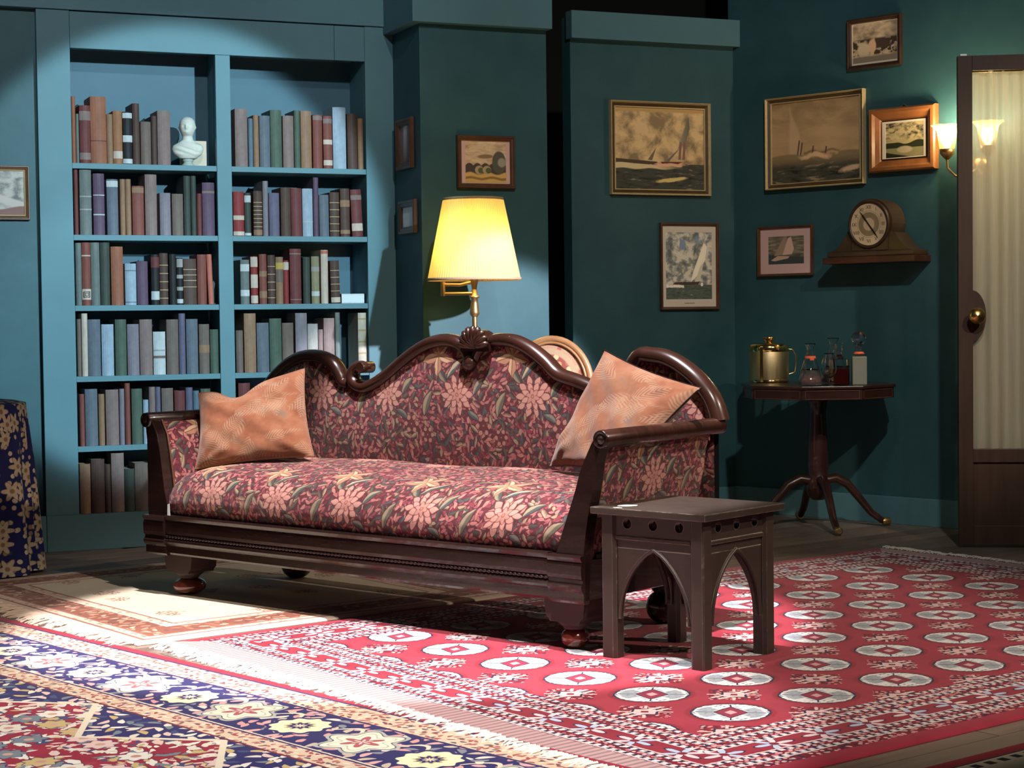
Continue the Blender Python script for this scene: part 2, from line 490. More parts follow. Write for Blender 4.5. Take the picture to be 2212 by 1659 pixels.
# ---- tapestry of the sofa: dense small leaves, dahlias and lilies, uv in metres
def tapestry():
    g = G('tapestry'); x, y, _ = g.uv()
    wob = g.noise(x, y, 0., 22, 3) - .5; wob2 = g.noise(x, y, 3.7, 22, 3) - .5
    xs, ys = x + wob * .018, y + wob2 * .018
    col = g.mix(g.noise(x, y, 1., 16, 2), (.040, .006, .010), (.12, .016, .024))
    for sc, L, W, ox, oy, dens, pal in (
        (52, .014, .0052, .0, .0, .05, [(0, (.25, .058, .068)), (.25, (.36, .12, .105)), (.5, (.14, .020, .028)), (.70, (.30, .085, .085)), (.88, (.060, .058, .050))]),
        (40, .017, .0062, .37, .21, .22, [(0, (.36, .115, .11)), (.3, (.20, .030, .042)), (.5, (.40, .165, .135)), (.72, (.28, .21, .12)), (.86, (.050, .062, .055))]),
        (26, .026, .0090, .71, .53, .50, [(0, (.050, .058, .046)), (.35, (.085, .085, .060)), (.6, (.36, .26, .17)), (.78, (.060, .075, .085)), (.9, (.40, .18, .15))])):
        m, P, Q, r, r2 = scatter(g, xs, ys, sc, L, W, ox, oy, .5)
        on = (r2 - dens).st(.01)
        c = g.mix(Q.st(1.2), g.ramp(r, pal, True), (.045, .012, .014)) if sc < 30 else g.ramp(r, pal, True)
        col = g.mix((m + .22).st(.12) * on, col, (.042, .007, .010))
        col = g.mix(m.st(.16) * on, col, c)
    PX, PY = .37, .52
    lx, ly = (x + wob * .012).rep(PX), (y + wob2 * .012).rep(PY, .21)
    for (cx, cy, an, L, Wd, c1, c2) in ((.100, .035, .9, .042, .014, (.048, .064, .060), (.28, .23, .14)), (-.085, .075, 2.2, .040, .013, (.040, .050, .045), (.20, .17, .10)), (.085, -.075, -.5, .036, .011, (.050, .066, .070), (.18, .17, .13)),
                                        (-.02, .105, .8, .055, .012, (.05, .075, .070), (.42, .34, .22)), (-.155, -.03, 1.2, .05, .016, (.09, .085, .055), (.28, .22, .14)), (.15, .17, .5, .042, .010, (.050, .060, .055), (.30, .22, .14)), (-.15, .22, 2.6, .06, .014, (.30, .13, .11), (.12, .10, .07))):
        p, q = rot(lx - cx, ly - cy, an); t = p / L
        q = q + t * t * (Wd * .5)
        m = Wd * (1. - t * t) - q.abs()
        col = g.mix((m + .004).st(.002), col, (.035, .008, .009))
        col = g.mix(m.st(.003), col, g.mix((q + wob * .02).st(.006), c1, c2))
    # dahlia: rings of pointed petals with dark gaps
    for ox, oy, k, n in ((0., 0., 1., 10.), (.135, -.115, .50, 6.), (-.15, -.155, .42, 6.), (.10, .265, .46, 7.)):
        fx, fy = lx + (-ox), ly + (-oy)
        r, a1 = polar(fx, fy, n); r_, a2 = polar(fx, fy, n - 2., .4)
        m = ring_petals(r, a1 + wob * .30, .058 * k, .021 * k, .0118 * k * 10 / n)
        m2 = ring_petals(r, a2 + wob * .30, .036 * k, .018 * k, .0105 * k * 10 / n)
        r_, a3 = polar(fx, fy, 6., .2)
        m4 = ring_petals(r, a3 + wob * .30, .0175 * k, .0135 * k, .0082 * k)
        m3 = .0055 * k - r
        pk = g.mix(r.inr(.02 * k, .09 * k, .04 * k), (.36, .15, .12), (.45, .225, .175)) if k == 1. else (.38, .175, .135)
        col = g.mix((m.max(m2) + .0040).st(.003), col, (.075, .010, .014)); col = g.mix((.034 * k - r).st(.006), col, (.10, .014, .018))
        col = g.mix(m.st(.003), col, pk)
        if k == 1.:
            col = g.mix((m2 + .003).st(.002), col, (.15, .022, .028)); col = g.mix(m2.st(.003), col, (.48, .245, .19)); col = g.mix((m4 + .003).st(.002), col, (.13, .018, .024)); col = g.mix(m4.st(.003), col, (.42, .20, .155))
            col = g.mix((m3 + .002).st(.002), col, (.14, .02, .03))
        col = g.mix(m3.st(.003), col, (.44, .16, .11))
    # lily: five long tan petals
    fx, fy = lx + .105, ly - .150
    r, a1 = polar(fx, fy, 5., .3 + 0.)
    m = ring_petals(r, a1 + wob * .4, .040, .042, .017)
    col = g.mix((m + .0035).st(.002), col, (.10, .030, .022))
    col = g.mix(m.st(.003), col, g.mix((r * a1).st(.012), (.50, .33, .19), (.36, .17, .10)))
    col = g.mix((.0022 - (r * a1).abs()).st(.002) * m.st(.003), col, (.20, .08, .05))
    col = g.mix((.009 - r).st(.003), col, (.26, .20, .10))
    n = g.noise(x, y, 0., 500, 2)
    col = g.mix(n * .35, col, (.045, .014, .014))
    M['tapestry'] = g.fin(col, rough=.85, bump=n, bstr=.35, bdist=.001, spec=.25, sheen=.12)
tapestry()

# ---- orange cushion with tone-on-tone fern sprays, uv in metres
def fern(name):
    g = G(name); x, y, _ = g.uv()
    n = g.noise(x, y, 0., 6.5, 4, .62); n2 = g.noise(x, y, 4., 14, 3)
    wob = g.noise(x, y, 2., 12, 2) - .5
    col = g.ramp(n, [(.30, (.120, .038, .017)), (.46, (.180, .064, .029)), (.58, (.215, .093, .047)), (.68, (.145, .092, .065)), (.78, (.20, .076, .04))])
    for sc, L, W, ox, oy, dens, kk in ((10., .072, .036, .13, .41, .25, 420.), (8., .085, .042, .62, .17, .35, 360.)):
        m, P, Q, r, r2 = scatter(g, x + wob * .02, y + wob * .02, sc, L, W, ox, oy, .25)
        ribs = ((P * L - Q.abs() * (W * 1.3)) * kk).sin()
        one = g.mix((r - .5).st(.01), 1. * 1, 1.) if False else (Q + (r - .35) * 3.).st(.3)
        f = m.st(.25) * (ribs + .1).st(.6) * (r2 - dens).st(.02) * one
        col = g.mix(f * .62, col, g.mix(n2, (.22, .145, .085), (.28, .165, .11)))
    fz = g.noise(x, y, 0., 300, 2)
    M[name] = g.fin(col, rough=.9, bump=fz, bstr=.25, bdist=.001, spec=.2, sheen=.25)
fern('fern_velvet')

# ---- red rug with rows of white octagon guls; x along the length (3.65), y across (2.49)
def blossoms(g, x, y, scale, pal, soft=.10):
    d, r, q, _p = g.voro(x, y, scale)
    c = g.ramp(r, pal, True)
    return g.mix((d - .42).st(soft), c, pal[0][1])
def red_rug():
    LX, LY = 3.65, 2.49
    g = G('red_gul_rug'); x, y, _ = g.uv()
    wv = g.noise(x, y, 0., 60, 2) - .5
    x_, y_ = x + wv * .004, y + wv * .004
    bx = (x_ - .066).min(LX - .066 - x_); by = y_.min(LY - y_)
    bd = bx.min(by); ends = bx.lt(by)
    t = g.math('ADD', g.math('MULTIPLY', ends, y_), g.math('MULTIPLY', 1. - ends, x_))
    RED, DRED, NAVY, PINK, WHITE, GREY = (.30, .024, .042), (.17, .006, .016), (.014, .012, .045), (.60, .27, .27), (.70, .68, .64), (.32, .35, .37)
    nn = g.noise(x, y, 1., 9, 3)
    red = g.mix(nn, (.23, .016, .030), (.37, .030, .054))
    # field
    gx, gy = x_.rep(.3315, .675), y_.rep(.306, .44)
    r8 = (hyp(gx * 1.0, gy * 1.06)).max((gx.abs() * .72 + gy.abs() * .72) * 1.02)
    col = red
    sx, sy = x_.rep(.3315, .675 + .16575), y_.rep(.306, .44 + .153)
    dm = sx.abs() + sy.abs()                                       # the small star between four guls
    sb = blossoms(g, x, y, 85, [(0, DRED), (.25, PINK), (.5, NAVY), (.68, (.62, .36, .30)), (.85, RED)])
    col = g.mix((.098 - dm).st(.004), col, sb)
    col = g.mix((.006 - (sx.abs() - sy.abs()).abs()).st(.003) * (.105 - dm).st(.003), col, (.64, .44, .40))
    col = g.mix((.050 - dm).st(.003), col, NAVY); col = g.mix((.040 - dm).st(.003), col, (.64, .42, .40)); col = g.mix((.014 - dm).st(.003), col, DRED)
    dash = (.026 - (gx.abs() - .118).abs()).min(.0055 - (gy.abs() - .140).abs())
    col = g.mix(dash.st(.003), col, (.66, .52, .46))
    edge8 = g.noise(gx.abs(), gy.abs(), 0., 55, 1) * .014
    rr = r8 + edge8 - .007
    col = g.mix((.124 - rr).st(.006), col, (.24, .014, .024))
    col = g.mix((.111 - rr).st(.003), col, NAVY)
    quad = (gx * gy).gt(0.)
    spots = g.noise(gx.abs(), gy.abs(), 2., 70, 1)
    wq = g.mix(quad, WHITE, g.mix((.088 - hyp(gx, gy)).st(.010) * (hyp(gx, gy) - .040).st(.02), WHITE, GREY))
    wq = g.mix((spots - .60).st(.04), wq, (.22, .24, .28))
    col = g.mix((.104 - rr).st(.003), col, wq)
    col = g.mix((.003 - (gx.abs() - gy.abs()).abs()).st(.002) * (.098 - rr).st(.002), col, NAVY)
    cd = g.math('ABSOLUTE', gx - gy) * .62 + g.math('ABSOLUTE', gx + gy) * .92
    col = g.mix((.062 - cd).st(.003), col, NAVY); col = g.mix((.055 - cd).st(.003), col, (.24, .02, .045)); col = g.mix((.022 - cd).st(.003), col, (.58, .32, .32))
    # border
    bl = blossoms(g, x, y, 74, [(0, DRED), (.22, PINK), (.45, (.66, .44, .42)), (.62, NAVY), (.78, (.56, .20, .22)), (.9, GREY)])
    dsh = g.mix(t.rep(.030).abs().lt(.0085), NAVY, (.66, .60, .58))
    bcol = bl
    def band(c, a, b, v): return g.mix(bd.inr(a, b, .002), c, v)
    for a in (.105, .145, .252, .30, .345): bcol = band(bcol, a, a + .014, dsh)
    for a in (.098, .164, .246, .318): bcol = band(bcol, a, a + .005, (.66, .60, .56))
    mid = bd - .207
    ft = t.rep(.17)
    alt = t.rep(.34, .085).abs().lt(.085)
    fl = petals(ft, mid, .060, 6., .40, .4)
    fl2 = (.062 - (ft.abs() * .72 + mid.abs() * 1.5))
    mcol = g.mix((fl + .008).st(.003), g.mix(nn, DRED, RED), NAVY)
    mcol = g.mix(fl.st(.003), mcol, g.mix(alt, (.70, .50, .50), (.42, .47, .58)))
    mcol = g.mix((.013 - hyp(ft, mid)).st(.003), mcol, DRED)
    bcol = band(bcol, .170, .246, mcol)
    kil = g.mix((.0055 - t.rep(.026).abs()).st(.003), g.mix(nn, (.46, .25, .25), (.52, .33, .31)), (.27, .18, .18))
    endk = g.mix((bd - .094).st(.002), kil, bcol)
    sidek = g.mix((bd - .060).st(.002), red, bcol)
    bcol = g.mix(ends, sidek, endk)
    bcol = g.mix((x - .066).min(LX - .066 - x).st(.003), red, bcol)
    col = g.mix((bd - .365).st(.003), bcol, col)
    pile = g.noise(x, y, 0., 420, 2)
    M['red_gul_rug'] = g.fin(col, rough=.95, bump=pile, bstr=.4, bdist=.002, spec=.1, sheen=.2)
red_rug()

# ---- navy bordered rug in the front; x away from its edge, y along the edge
def navy_rug():
    g = G('navy_border_rug'); x, y, _ = g.uv()
    wv = g.noise(x, y, 0., 50, 2) - .5
    bd = x + wv * .005; t = y + wv * .005
    NAVY, CREAM, RED, PINK = (.022, .020, .095), (.68, .58, .42), (.30, .012, .030), (.56, .24, .22)
    nn = g.noise(x, y, 1., 8, 3)
    red = g.mix(nn, (.20, .010, .022), (.35, .026, .052))
    # field: red ground with a scatter of blossoms and curled leaves
    fcol = red
    pal = [(0, (.66, .58, .45)), (.24, (.50, .36, .15)), (.36, (.16, .19, .20)), (.50, (.66, .46, .38)), (.66, (.70, .64, .52)), (.86, (.05, .06, .14))]
    m1, P1, Q1, r1_, s1_ = scatter(g, x + wv * .03, y + wv * .03, 17., .040, .014, .3, .7, .8)
    on = (s1_ - .15).st(.01)
    fcol = g.mix((m1 + .25).st(.1) * on, fcol, (.10, .03, .04)); fcol = g.mix(m1.st(.12) * on, fcol, g.ramp(r1_, pal, True))
    d, r, q, p = g.voro(x, y, 9., .85)
    fx, fy = x - p[0], y - p[1]
    rr, aa = polar(fx, fy, 7.)
    mp = ring_petals(rr, aa, .026, .022, .016)
    on = (q - .22).st(.01)
    fcol = g.mix((mp + .005).st(.003) * on, fcol, NAVY); fcol = g.mix(mp.st(.004) * on, fcol, g.ramp(r, pal, True)); fcol = g.mix((.013 - rr).st(.003) * on, fcol, g.mix(nn, (.40, .08, .09), (.62, .50, .34)))
    m6, P6, Q6, r6, s6 = scatter(g, x, y, 38., .018, .0065, .8, .15, .6)
    on = (s6 - .30).st(.01) * (-.006 - mp).st(.003)
    fcol = g.mix(m6.st(.14) * on, fcol, g.ramp(r6, pal, True))
    # stepped lobes of navy and white round the field
    tl = t.rep(.62, .40)
    lob = .24 - tl.abs() * .75
    zig = (bd - .48) - lob.max(.0)
    m3, P3, Q3, r3_, s3_ = scatter(g, x, y, 24., .028, .010, .1, .2, .8)
    ncol = g.mix(m3.st(.15), NAVY, g.ramp(r3_, pal, True))
    ncol = g.mix((lob - .12).st(.004), g.mix(m3.st(.15), (.64, .56, .44), g.ramp(s3_, [(0, (.40, .10, .10)), (.4, (.66, .58, .45)), (.7, (.15, .17, .20))], True)), ncol) if False else ncol
    fcol = g.mix((-zig).st(.004), fcol, ncol); fcol = g.mix((.011 - zig.abs()).st(.003), fcol, CREAM)
    # main border
    P = .514
    mid = bd - .256
    a, b = t.rep(P, .305), t.rep(P, .048)
    m4, P4, Q4, r4, s4 = scatter(g, x, y, 26., .028, .0105, .5, .9, .7)
    m = g.mix(m4.st(.14) * (s4 - .12).st(.01), NAVY, g.ramp(r4, [(0, (.58, .28, .26)), (.35, (.50, .40, .30)), (.5, (.60, .34, .32)), (.7, (.20, .21, .24)), (.85, (.66, .58, .48))], True))
    vine = (mid - .085 * (t * (4 * PI / P)).sin()).abs()
    m = g.mix((.0075 - vine).st(.003), m, CREAM)
    r1 = petals(a, mid, .084, 10., .07)
    m = g.mix((r1 + .014).st(.003), m, NAVY); m = g.mix(r1.st(.003), m, (.74, .67, .42)); m = g.mix((r1 - .040).st(.003), m, (.46, .38, .18))
    m = g.mix((r1 - .048).st(.003), m, NAVY); m = g.mix((r1 - .064).st(.003), m, (.62, .50, .36))
    r2 = petals(b, mid, .108, 6., .16, .5)
    m = g.mix((r2 + .016).st(.003), m, (.38, .38, .33)); m = g.mix((r2 + .004).st(.003), m, NAVY); m = g.mix(r2.st(.003), m, (.72, .65, .48)); m = g.mix((r2 - .018).st(.004), m, (.40, .40, .32))
    m = g.mix((r2 - .024).st(.003), m, (.72, .65, .50)); m = g.mix((r2 - .050).st(.003), m, (.36, .09, .10)); m = g.mix((r2 - .080).st(.003), m, (.66, .52, .44))
    # guard stripes
    m5, P5, Q5, r5, s5 = scatter(g, x, y, 46., .013, .0055, .2, .4, .6)
    gb = g.mix(nn, (.54, .40, .26), (.64, .51, .36))
    gb = g.mix(m5.st(.16), gb, g.ramp(r5, [(0, (.30, .06, .065)), (.35, (.68, .58, .44)), (.6, (.36, .11, .10)), (.82, (.10, .07, .10))], True))
    col = red
    def band(c, lo, hi, v): return g.mix(bd.inr(lo, hi, .002), c, v)
    col = band(col, .0, .010, NAVY); col = band(col, .010, .116, gb); col = band(col, .116, .126, NAVY)
    col = band(col, .126, .386, m); col = band(col, .386, .393, (.64, .54, .40)); col = band(col, .393, .401, NAVY)
    col = band(col, .401, .472, gb); col = band(col, .472, .480, (.14, .02, .03))
    col = g.mix((bd - .480).st(.002), col, fcol)
    pile = g.noise(x, y, 0., 420, 2)
    M['navy_border_rug'] = g.fin(col, rough=.95, bump=pile, bstr=.4, bdist=.002, spec=.1, sheen=.2)
navy_rug()

# ---- ivory rug under the sofa; x along (1.62), y across (1.76)
def ivory_rug():
    LX, LY = 1.62, 1.76
    g = G('ivory_rug'); x, y, _ = g.uv()
    wv = g.noise(x, y, 0., 40, 2) - .5
    bd = x.min(LX - x).min(y.min(LY - y)) + wv * .004
    nn = g.noise(x, y, 1., 6, 3)
    iv = g.mix(nn, (.56, .45, .32), (.64, .55, .42))
    d, r, q, p = g.voro(x, y, 3.6, .8)
    lx, ly = x - p[0], y - p[1]
    d2, r2, q2, _p = g.voro(x * 1.5, y, 70)
    m = (.050 - hyp(lx, ly * 1.0) + (g.noise(x, y, 0., 22, 2) - .5) * .11).st(.006) * (r - .35).st(.01)
    iv = g.mix(m * (.5 - d2).st(.25), iv, g.ramp(r2, [(0, (.20, .105, .07)), (.4, (.40, .22, .15)), (.7, (.30, .23, .15)), (.85, (.55, .32, .24))], True))
    mf, Pf, Qf, rf, sf = scatter(g, x, y, 30, .022, .0085, .3, .1, .7)
    fl = g.mix(mf.st(.15) * (sf - .12).st(.01), g.mix(nn, (.17, .055, .035), (.24, .085, .052)), g.ramp(rf, [(0, (.42, .22, .14)), (.35, (.13, .06, .045)), (.55, (.50, .33, .22)), (.78, (.34, .13, .085))], True))
    pk = blossoms(g, x, y, 50, [(0, (.58, .40, .30)), (.4, (.62, .48, .38)), (.6, (.36, .15, .11)), (.75, (.60, .44, .33))])
    col = g.mix(nn, (.60, .46, .36), (.66, .52, .41))
    def band(c, lo, hi, v): return g.mix(bd.inr(lo, hi, .002), c, v)
    col = band(col, .040, .052, (.26, .09, .055)); col = band(col, .052, .085, pk); col = band(col, .085, .095, (.26, .09, .055)); col = band(col, .095, .215, fl)
    col = band(col, .215, .225, (.62, .50, .38)); col = band(col, .225, .260, pk); col = band(col, .260, .270, (.26, .09, .055))
    col = g.mix((bd - .270).st(.002), col, iv)
    pile = g.noise(x, y, 0., 420, 2)
    M['ivory_rug'] = g.fin(col, rough=.95, bump=pile, bstr=.4, bdist=.002, spec=.1, sheen=.2)
ivory_rug()

# ---- corner of a fourth rug
g = G('corner_rug'); x, y, _ = g.uv()
col = blossoms(g, x, y, 42, [(0, (.60, .50, .36)), (.4, (.30, .04, .05)), (.6, (.66, .56, .42)), (.8, (.10, .08, .10))])
dsh = g.mix(y.rep(.05).abs().lt(.013), (.62, .52, .36), (.018, .014, .02))
for a_, b_, c_ in ((0., .055, (.30, .012, .022)), (.055, .062, (.02, .015, .02)), (.062, .072, (.64, .55, .40)), (.072, .098, dsh), (.098, .108, (.64, .55, .40)), (.108, .16, (.62, .53, .38))):
    col = g.mix(x.inr(a_, b_, .002), col, c_)
M['corner_rug'] = g.fin(col, rough=.95, bump=g.noise(x, y, 0., 420, 2), bstr=.4, bdist=.002, spec=.1, sheen=.2)

# ---- blue table cloth with beige blossoms, uv in metres
g = G('blue_floral_cloth'); x, y, _ = g.uv()
n = g.noise(x, y, 0., 30, 2) - .5
d, r, q, p = g.voro(x + n * .01, y + n * .01, 11, .85)
lx, ly = x - p[0], y - p[1]
col = g.mix(g.noise(x, y, 0., 5, 2), (.010, .012, .075), (.022, .026, .14))
d2, r2, q2, p2 = g.voro(x + n * .012, y, 30, 1.)
col = g.mix((.30 - d2).st(.06) * (q2 - .45).st(.01), col, g.ramp(r2, [(0, (.50, .40, .27)), (.5, (.30, .22, .13)), (.7, (.62, .53, .40))], True))
m = petals(lx, ly, .044, 6., .26)
f = m.st(.003) * (r - .22).st(.01)
tone = g.mix(g.noise(x, y, 2., 60, 2), (.36, .27, .16), (.70, .60, .46))
col = g.mix((m + .004).st(.002) * (r - .22).st(.01), col, (.16, .11, .07)); col = g.mix(f, col, tone)
col = g.mix((.010 - hyp(lx, ly)).st(.003) * (r - .22).st(.01), col, (.26, .17, .10))
M['blue_floral_cloth'] = g.fin(col, rough=.8, spec=.2, bump=g.noise(x, y, 0., 500, 2), bstr=.2, bdist=.001)

# ---- chair back tapestry
g = G('chair_tapestry'); x, y, _ = g.uv()
rad = hyp(x / .185, y / .225)
d, r, q, p = g.voro(x, y, 22)
inner = blossoms(g, x, y, 34, [(0, (.30, .075, .055)), (.4, (.52, .30, .13)), (.6, (.40, .12, .08)), (.8, (.62, .45, .25))])
inner = g.mix((petals(x, y + -.02, .075, 8., .3)).st(.004), inner, (.58, .38, .16)); inner = g.mix((petals(x, y + -.02, .035, 6., .3)).st(.004), inner, (.30, .05, .04))
col = g.mix((rad - .60).st(.03), inner, (.46, .30, .18)); col = g.mix((rad - .72).st(.03), col, blossoms(g, x, y, 40, [(0, (.46, .25, .15)), (.5, (.34, .11, .07)), (.75, (.46, .32, .18))]))
M['chair_tapestry'] = g.fin(col, rough=.85, spec=.2, sheen=.2)

# ---- pictures: uv 0..1
def sky(g, x, y, lo, mid, hi, sc=5., th=.5, z=0.):
    n = g.noise(x * 1.2, y, z, sc, 5, .6, .3)
    return g.ramp(n, [(.38, lo), (.47, mid), (.57, hi)])
def sea(g, x, y, c0, c1, c2, sc=1., z=0.):
    n = g.noise(x * 3., y * 13., z, 2.2 * sc, 4, .6, .6)
    return g.ramp(n, [(.34, c0), (.50, c1), (.60, c1), (.70, c2)])
def picture(name, fn, gain=2.3):
    g = G(name); x, y, _ = g.uv(); c = fn(g, x, y)
    k = g.n('ShaderNodeVectorMath'); k.operation = 'SCALE'; g.link(c.s, k.inputs[0]); k.inputs['Scale'].default_value = gain; c = V(g, k.outputs[0])
    M[name] = g.fin(c, rough=.55, spec=.3, bump=g.noise(x, y, 0., 140, 2), bstr=.15, bdist=.001)
def p_big_ship(g, x, y):
    c = sky(g, x, y, (.16, .105, .055), (.30, .195, .095), (.42, .28, .135), 4.2)
    c = g.mix((y - .955).st(.01), c, (.30, .18, .07))
    se = sea(g, x, y, (.012, .012, .010), (.035, .033, .026), (.20, .16, .10))
    se = g.mix((.035 - (y - .285 - .008 * (x * 20.).sin()).abs()).st(.012) * (.62 - x).st(.3), se, (.40, .30, .16))
    se = g.mix((.075 - hyp((x - .62) * .50, (y - .115) * 3.0 - (x - .62) * .4) + (g.noise(x * .6, y, 7., 16, 3) - .5) * .10).st(.03), se, (.42, .30, .10))
    hz = y - .33 + (x - .3) * .03
    c = g.mix((-hz).st(.008), c, se)
    c = g.mix((.022 - (y - .352 + x * .075).abs()).st(.006) * (.47 - x).st(.02), c, (.045, .028, .020))
    c = g.mix(convex(x, y, [(.36, .36), (.41, .355), (.46, .52)]).st(.006), c, (.10, .075, .045))
    c = g.mix(convex(x, y, [(.83, .915), (.842, .76), (.80, .60), (.70, .49), (.755, .68)]).st(.008), c, g.mix((x - .78).st(.08), (.17, .145, .10), (.095, .080, .055)))
    c = g.mix(convex(x, y, [(.53, .378), (.60, .345), (.65, .41), (.79, .585), (.70, .49)]).st(.008), c, (.085, .070, .066))
    for a in (.72, .765): c = g.mix(convex(x, y, [(a - .012, .37), (a + .018, .37), (a + .03, .58), (a + .005, .60)]).st(.008), c, (.15, .07, .05))
    c = g.mix(convex(x, y, [(.50, .34), (.55, .295), (.68, .30), (.76, .345)]).st(.008), c, (.075, .022, .018))
    foam = (.030 - hyp((x - .60) * .16, (y - .300) * 1.5) + (g.noise(x * .5, y, 0., 26, 3) - .5) * .09).st(.015)
    return g.mix(foam, c, (.48, .24, .14))
picture('painting_yacht', p_big_ship)
def p_mist_ship(g, x, y):
    n = g.noise(x * .9, y * 2.2, 0., 2.4, 4, .55, .6)
    c = g.ramp(n, [(.30, (.085, .055, .028)), (.5, (.18, .115, .055)), (.68, (.30, .195, .095))])
    c = g.mix((.5 - (y - .36).abs()).st(.5) * .7, c, (.30, .19, .095))
    c = g.mix(convex(x, y, [(.20, .33), (.36, .33), (.32, .60), (.21, .92)]).st(.03) * .55, c, (.36, .24, .13))
    for px_, h in ((.30, .16), (.335, .13), (.47, .08), (.62, .06)): c = g.mix((.008 - (x - px_ - (y - .36) * .12).abs()).min(.36 + h - y).min(y - .33).st(.01), c, (.05, .03, .02))
    c = g.mix((.012 - (y - .365 - .015 * (x * 30.).sin()).abs()).min(.2 - (x - .57).abs()).st(.02) * .7, c, (.06, .036, .024))
    se = sea(g, x, y, (.010, .010, .008), (.038, .036, .026), (.17, .125, .07), .8, 5.)
    se = g.mix((y - .24).st(.12), se, (.15, .10, .05))
    c = g.mix((.335 - y + .02 * (x * 9.).sin()).st(.02), c, se)
    c = g.mix((.030 - hyp((x - .52) * .16, y - .315 + .02 * (x * 22.).sin()) + (g.noise(x, y, 3., 18, 2) - .5) * .04).st(.02), c, (.40, .25, .14))
    return g.mix((.035 - hyp((x - .90) * .30, y - .13 - (x - .9) * .25) + (g.noise(x, y, 7., 14, 2) - .5) * .05).st(.02), c, (.34, .23, .13))
picture('painting_mist', p_mist_ship)
def p_print(g, x, y):
    c = sky(g, x * .75, y * 1.25, (.08, .085, .080), (.17, .165, .145), (.42, .37, .29), 5.5, z=8.)
    c = g.mix((g.noise(x, y, 3., 4, 2) - .64).st(.06) * (y - .45).st(.1), c, (.14, .17, .23))
    se = sea(g, x, y, (.03, .04, .033), (.062, .075, .060), (.20, .20, .17), 1.2, 2.)
    c = g.mix((.215 - y).st(.01), c, se)
    c = g.mix(convex(x, y, [(.15, .225), (.20, .255), (.74, .265), (.70, .215), (.2, .205)]).st(.01), c, (.045, .03, .026))
    c = g.mix(((.018 - (y - .195).abs()).min(.19 - (x - .2).abs()) + (g.noise(x, y, 2., 16, 2) - .5) * .04).st(.015), c, (.60, .52, .42)); c = g.mix((.025 - hyp(x - .78, y - .22)).st(.01), c, (.66, .58, .48))
    for pts, cc in (([(.50, .235), (.60, .42), (.78, .88), (.89, .79), (.86, .60), (.70, .36)], (.62, .52, .40)), ([(.63, .26), (.74, .27), (.82, .55), (.75, .50)], (.40, .36, .26))):
        c = g.mix(convex(x, y, pts).st(.008), c, cc)
    return g.mix((.004 - (y - .70 - (x - .70) * 1.35).abs()).min(x - .69).min(.88 - x).st(.004), c, (.16, .12, .09))
picture('print_sloop', p_print)
def p_small_sail(g, x, y):
    n = g.noise(x * 1.2, y * 4.5, 0., 2.5, 4)
    c = g.ramp(n, [(.32, (.045, .040, .030)), (.5, (.10, .085, .06)), (.65, (.19, .15, .10))])
    c = g.mix((.30 - y - (x - .5) * .12).st(.05), c, (.030, .034, .034))
    c = g.mix(convex(x, y, [(.16, .30), (.42, .95), (.52, 1.02), (.52, .34)]).st(.012), c, (.20, .13, .09))
    c = g.mix(convex(x, y, [(.40, .33), (.55, .92), (.64, .98), (.72, .55), (.66, .35)]).st(.012), c, (.38, .24, .19))
    return g.mix(convex(x, y, [(.07, .14), (.26, .30), (.60, .27), (.55, .20), (.18, .11)]).st(.012), c, (.32, .215, .15))
picture('print_dinghy', p_small_sail)
def p_river(g, x, y):
    c = sky(g, x, y * 1.6, (.045, .045, .035), (.24, .19, .10), (.50, .38, .19), 4.5, z=3.)
    c = g.mix((.5 - y).st(.1) * (y - .36).st(.06), c, (.42, .33, .15))
    hill = .43 + .05 * (x * 9.).sin() * (x - .35).st(.2) - y
    c = g.mix(hill.st(.02), c, (.022, .026, .012))
    c = g.mix((.27 - y).st(.02), c, (.22, .19, .095)); c = g.mix((.10 - hyp((x - .5) * .5, y - .22)).st(.03), c, (.40, .32, .18))
    return g.mix((.16 - y - x * .24).st(.03), c, (.016, .015, .008))
picture('painting_river', p_river, 1.3)
def p_cows(g, x, y):
    n = g.noise(x * 2., y * 2.5, 6., 2.6, 4)
    c = g.ramp(n, [(.32, (.13, .095, .06)), (.5, (.25, .18, .115)), (.66, (.36, .265, .165))])
    blob = (g.noise(x, y, 1., 7, 2) - .48).st(.06)
    c = g.mix(blob * (.60 - y).st(.05) * (y - .18).st(.05), c, (.030, .020, .014))
    c = g.mix(convex(x, y, [(.50, .20), (.50, .60), (.85, .56), (.83, .20)]).st(.03) * (y - .34).st(.03), c, (.035, .022, .016))
    c = g.mix((.07 - hyp((x - .44) * .8, (y - .40) * .4)).st(.02), c, (.36, .22, .13)); c = g.mix((.10 - hyp((x - .25) * .7, (y - .32) * .5)).st(.03), c, (.33, .25, .16))
    return g.mix((.15 - y).st(.04), c, (.14, .11, .075))
picture('print_cattle', p_cows)
def p_hills(g, x, y):
    c = g.ramp(g.noise(x, y * 2.6, 2., 3.2, 4, .6, .5), [(.32, (.34, .22, .15)), (.5, (.52, .36, .22)), (.65, (.60, .46, .30))])
    c = g.mix((.05 - hyp((x - .5) * .25, y - .62 - x * .04)).st(.02), c, (.22, .14, .07))
    c = g.mix((.42 + .06 * (x * 16.).sin().abs() - y).st(.015), c, (.065, .045, .040))
    c = g.mix((.17 - hyp(x - .83, (y - .50) * .62)).st(.02), c, (.085, .075, .055)); c = g.mix((.10 - hyp(x - .90, (y - .50) * .9)).st(.03), c, (.27, .24, .17))
    c = g.mix((.23 - y + .03 * (x * 14.).sin()).st(.03), c, (.52, .32, .095))
    for cx in (.34, .53): c = g.mix((.105 - hyp(x - cx, y - .31)).st(.012), c, (.34, .26, .15)); c = g.mix((.070 - hyp(x - cx - .04, y - .30)).st(.012), c, (.10, .09, .03))
    return g.mix((.03 - (y - .11 - .02 * (x * 12.).sin()).abs()).st(.02), c, (.24, .13, .04))
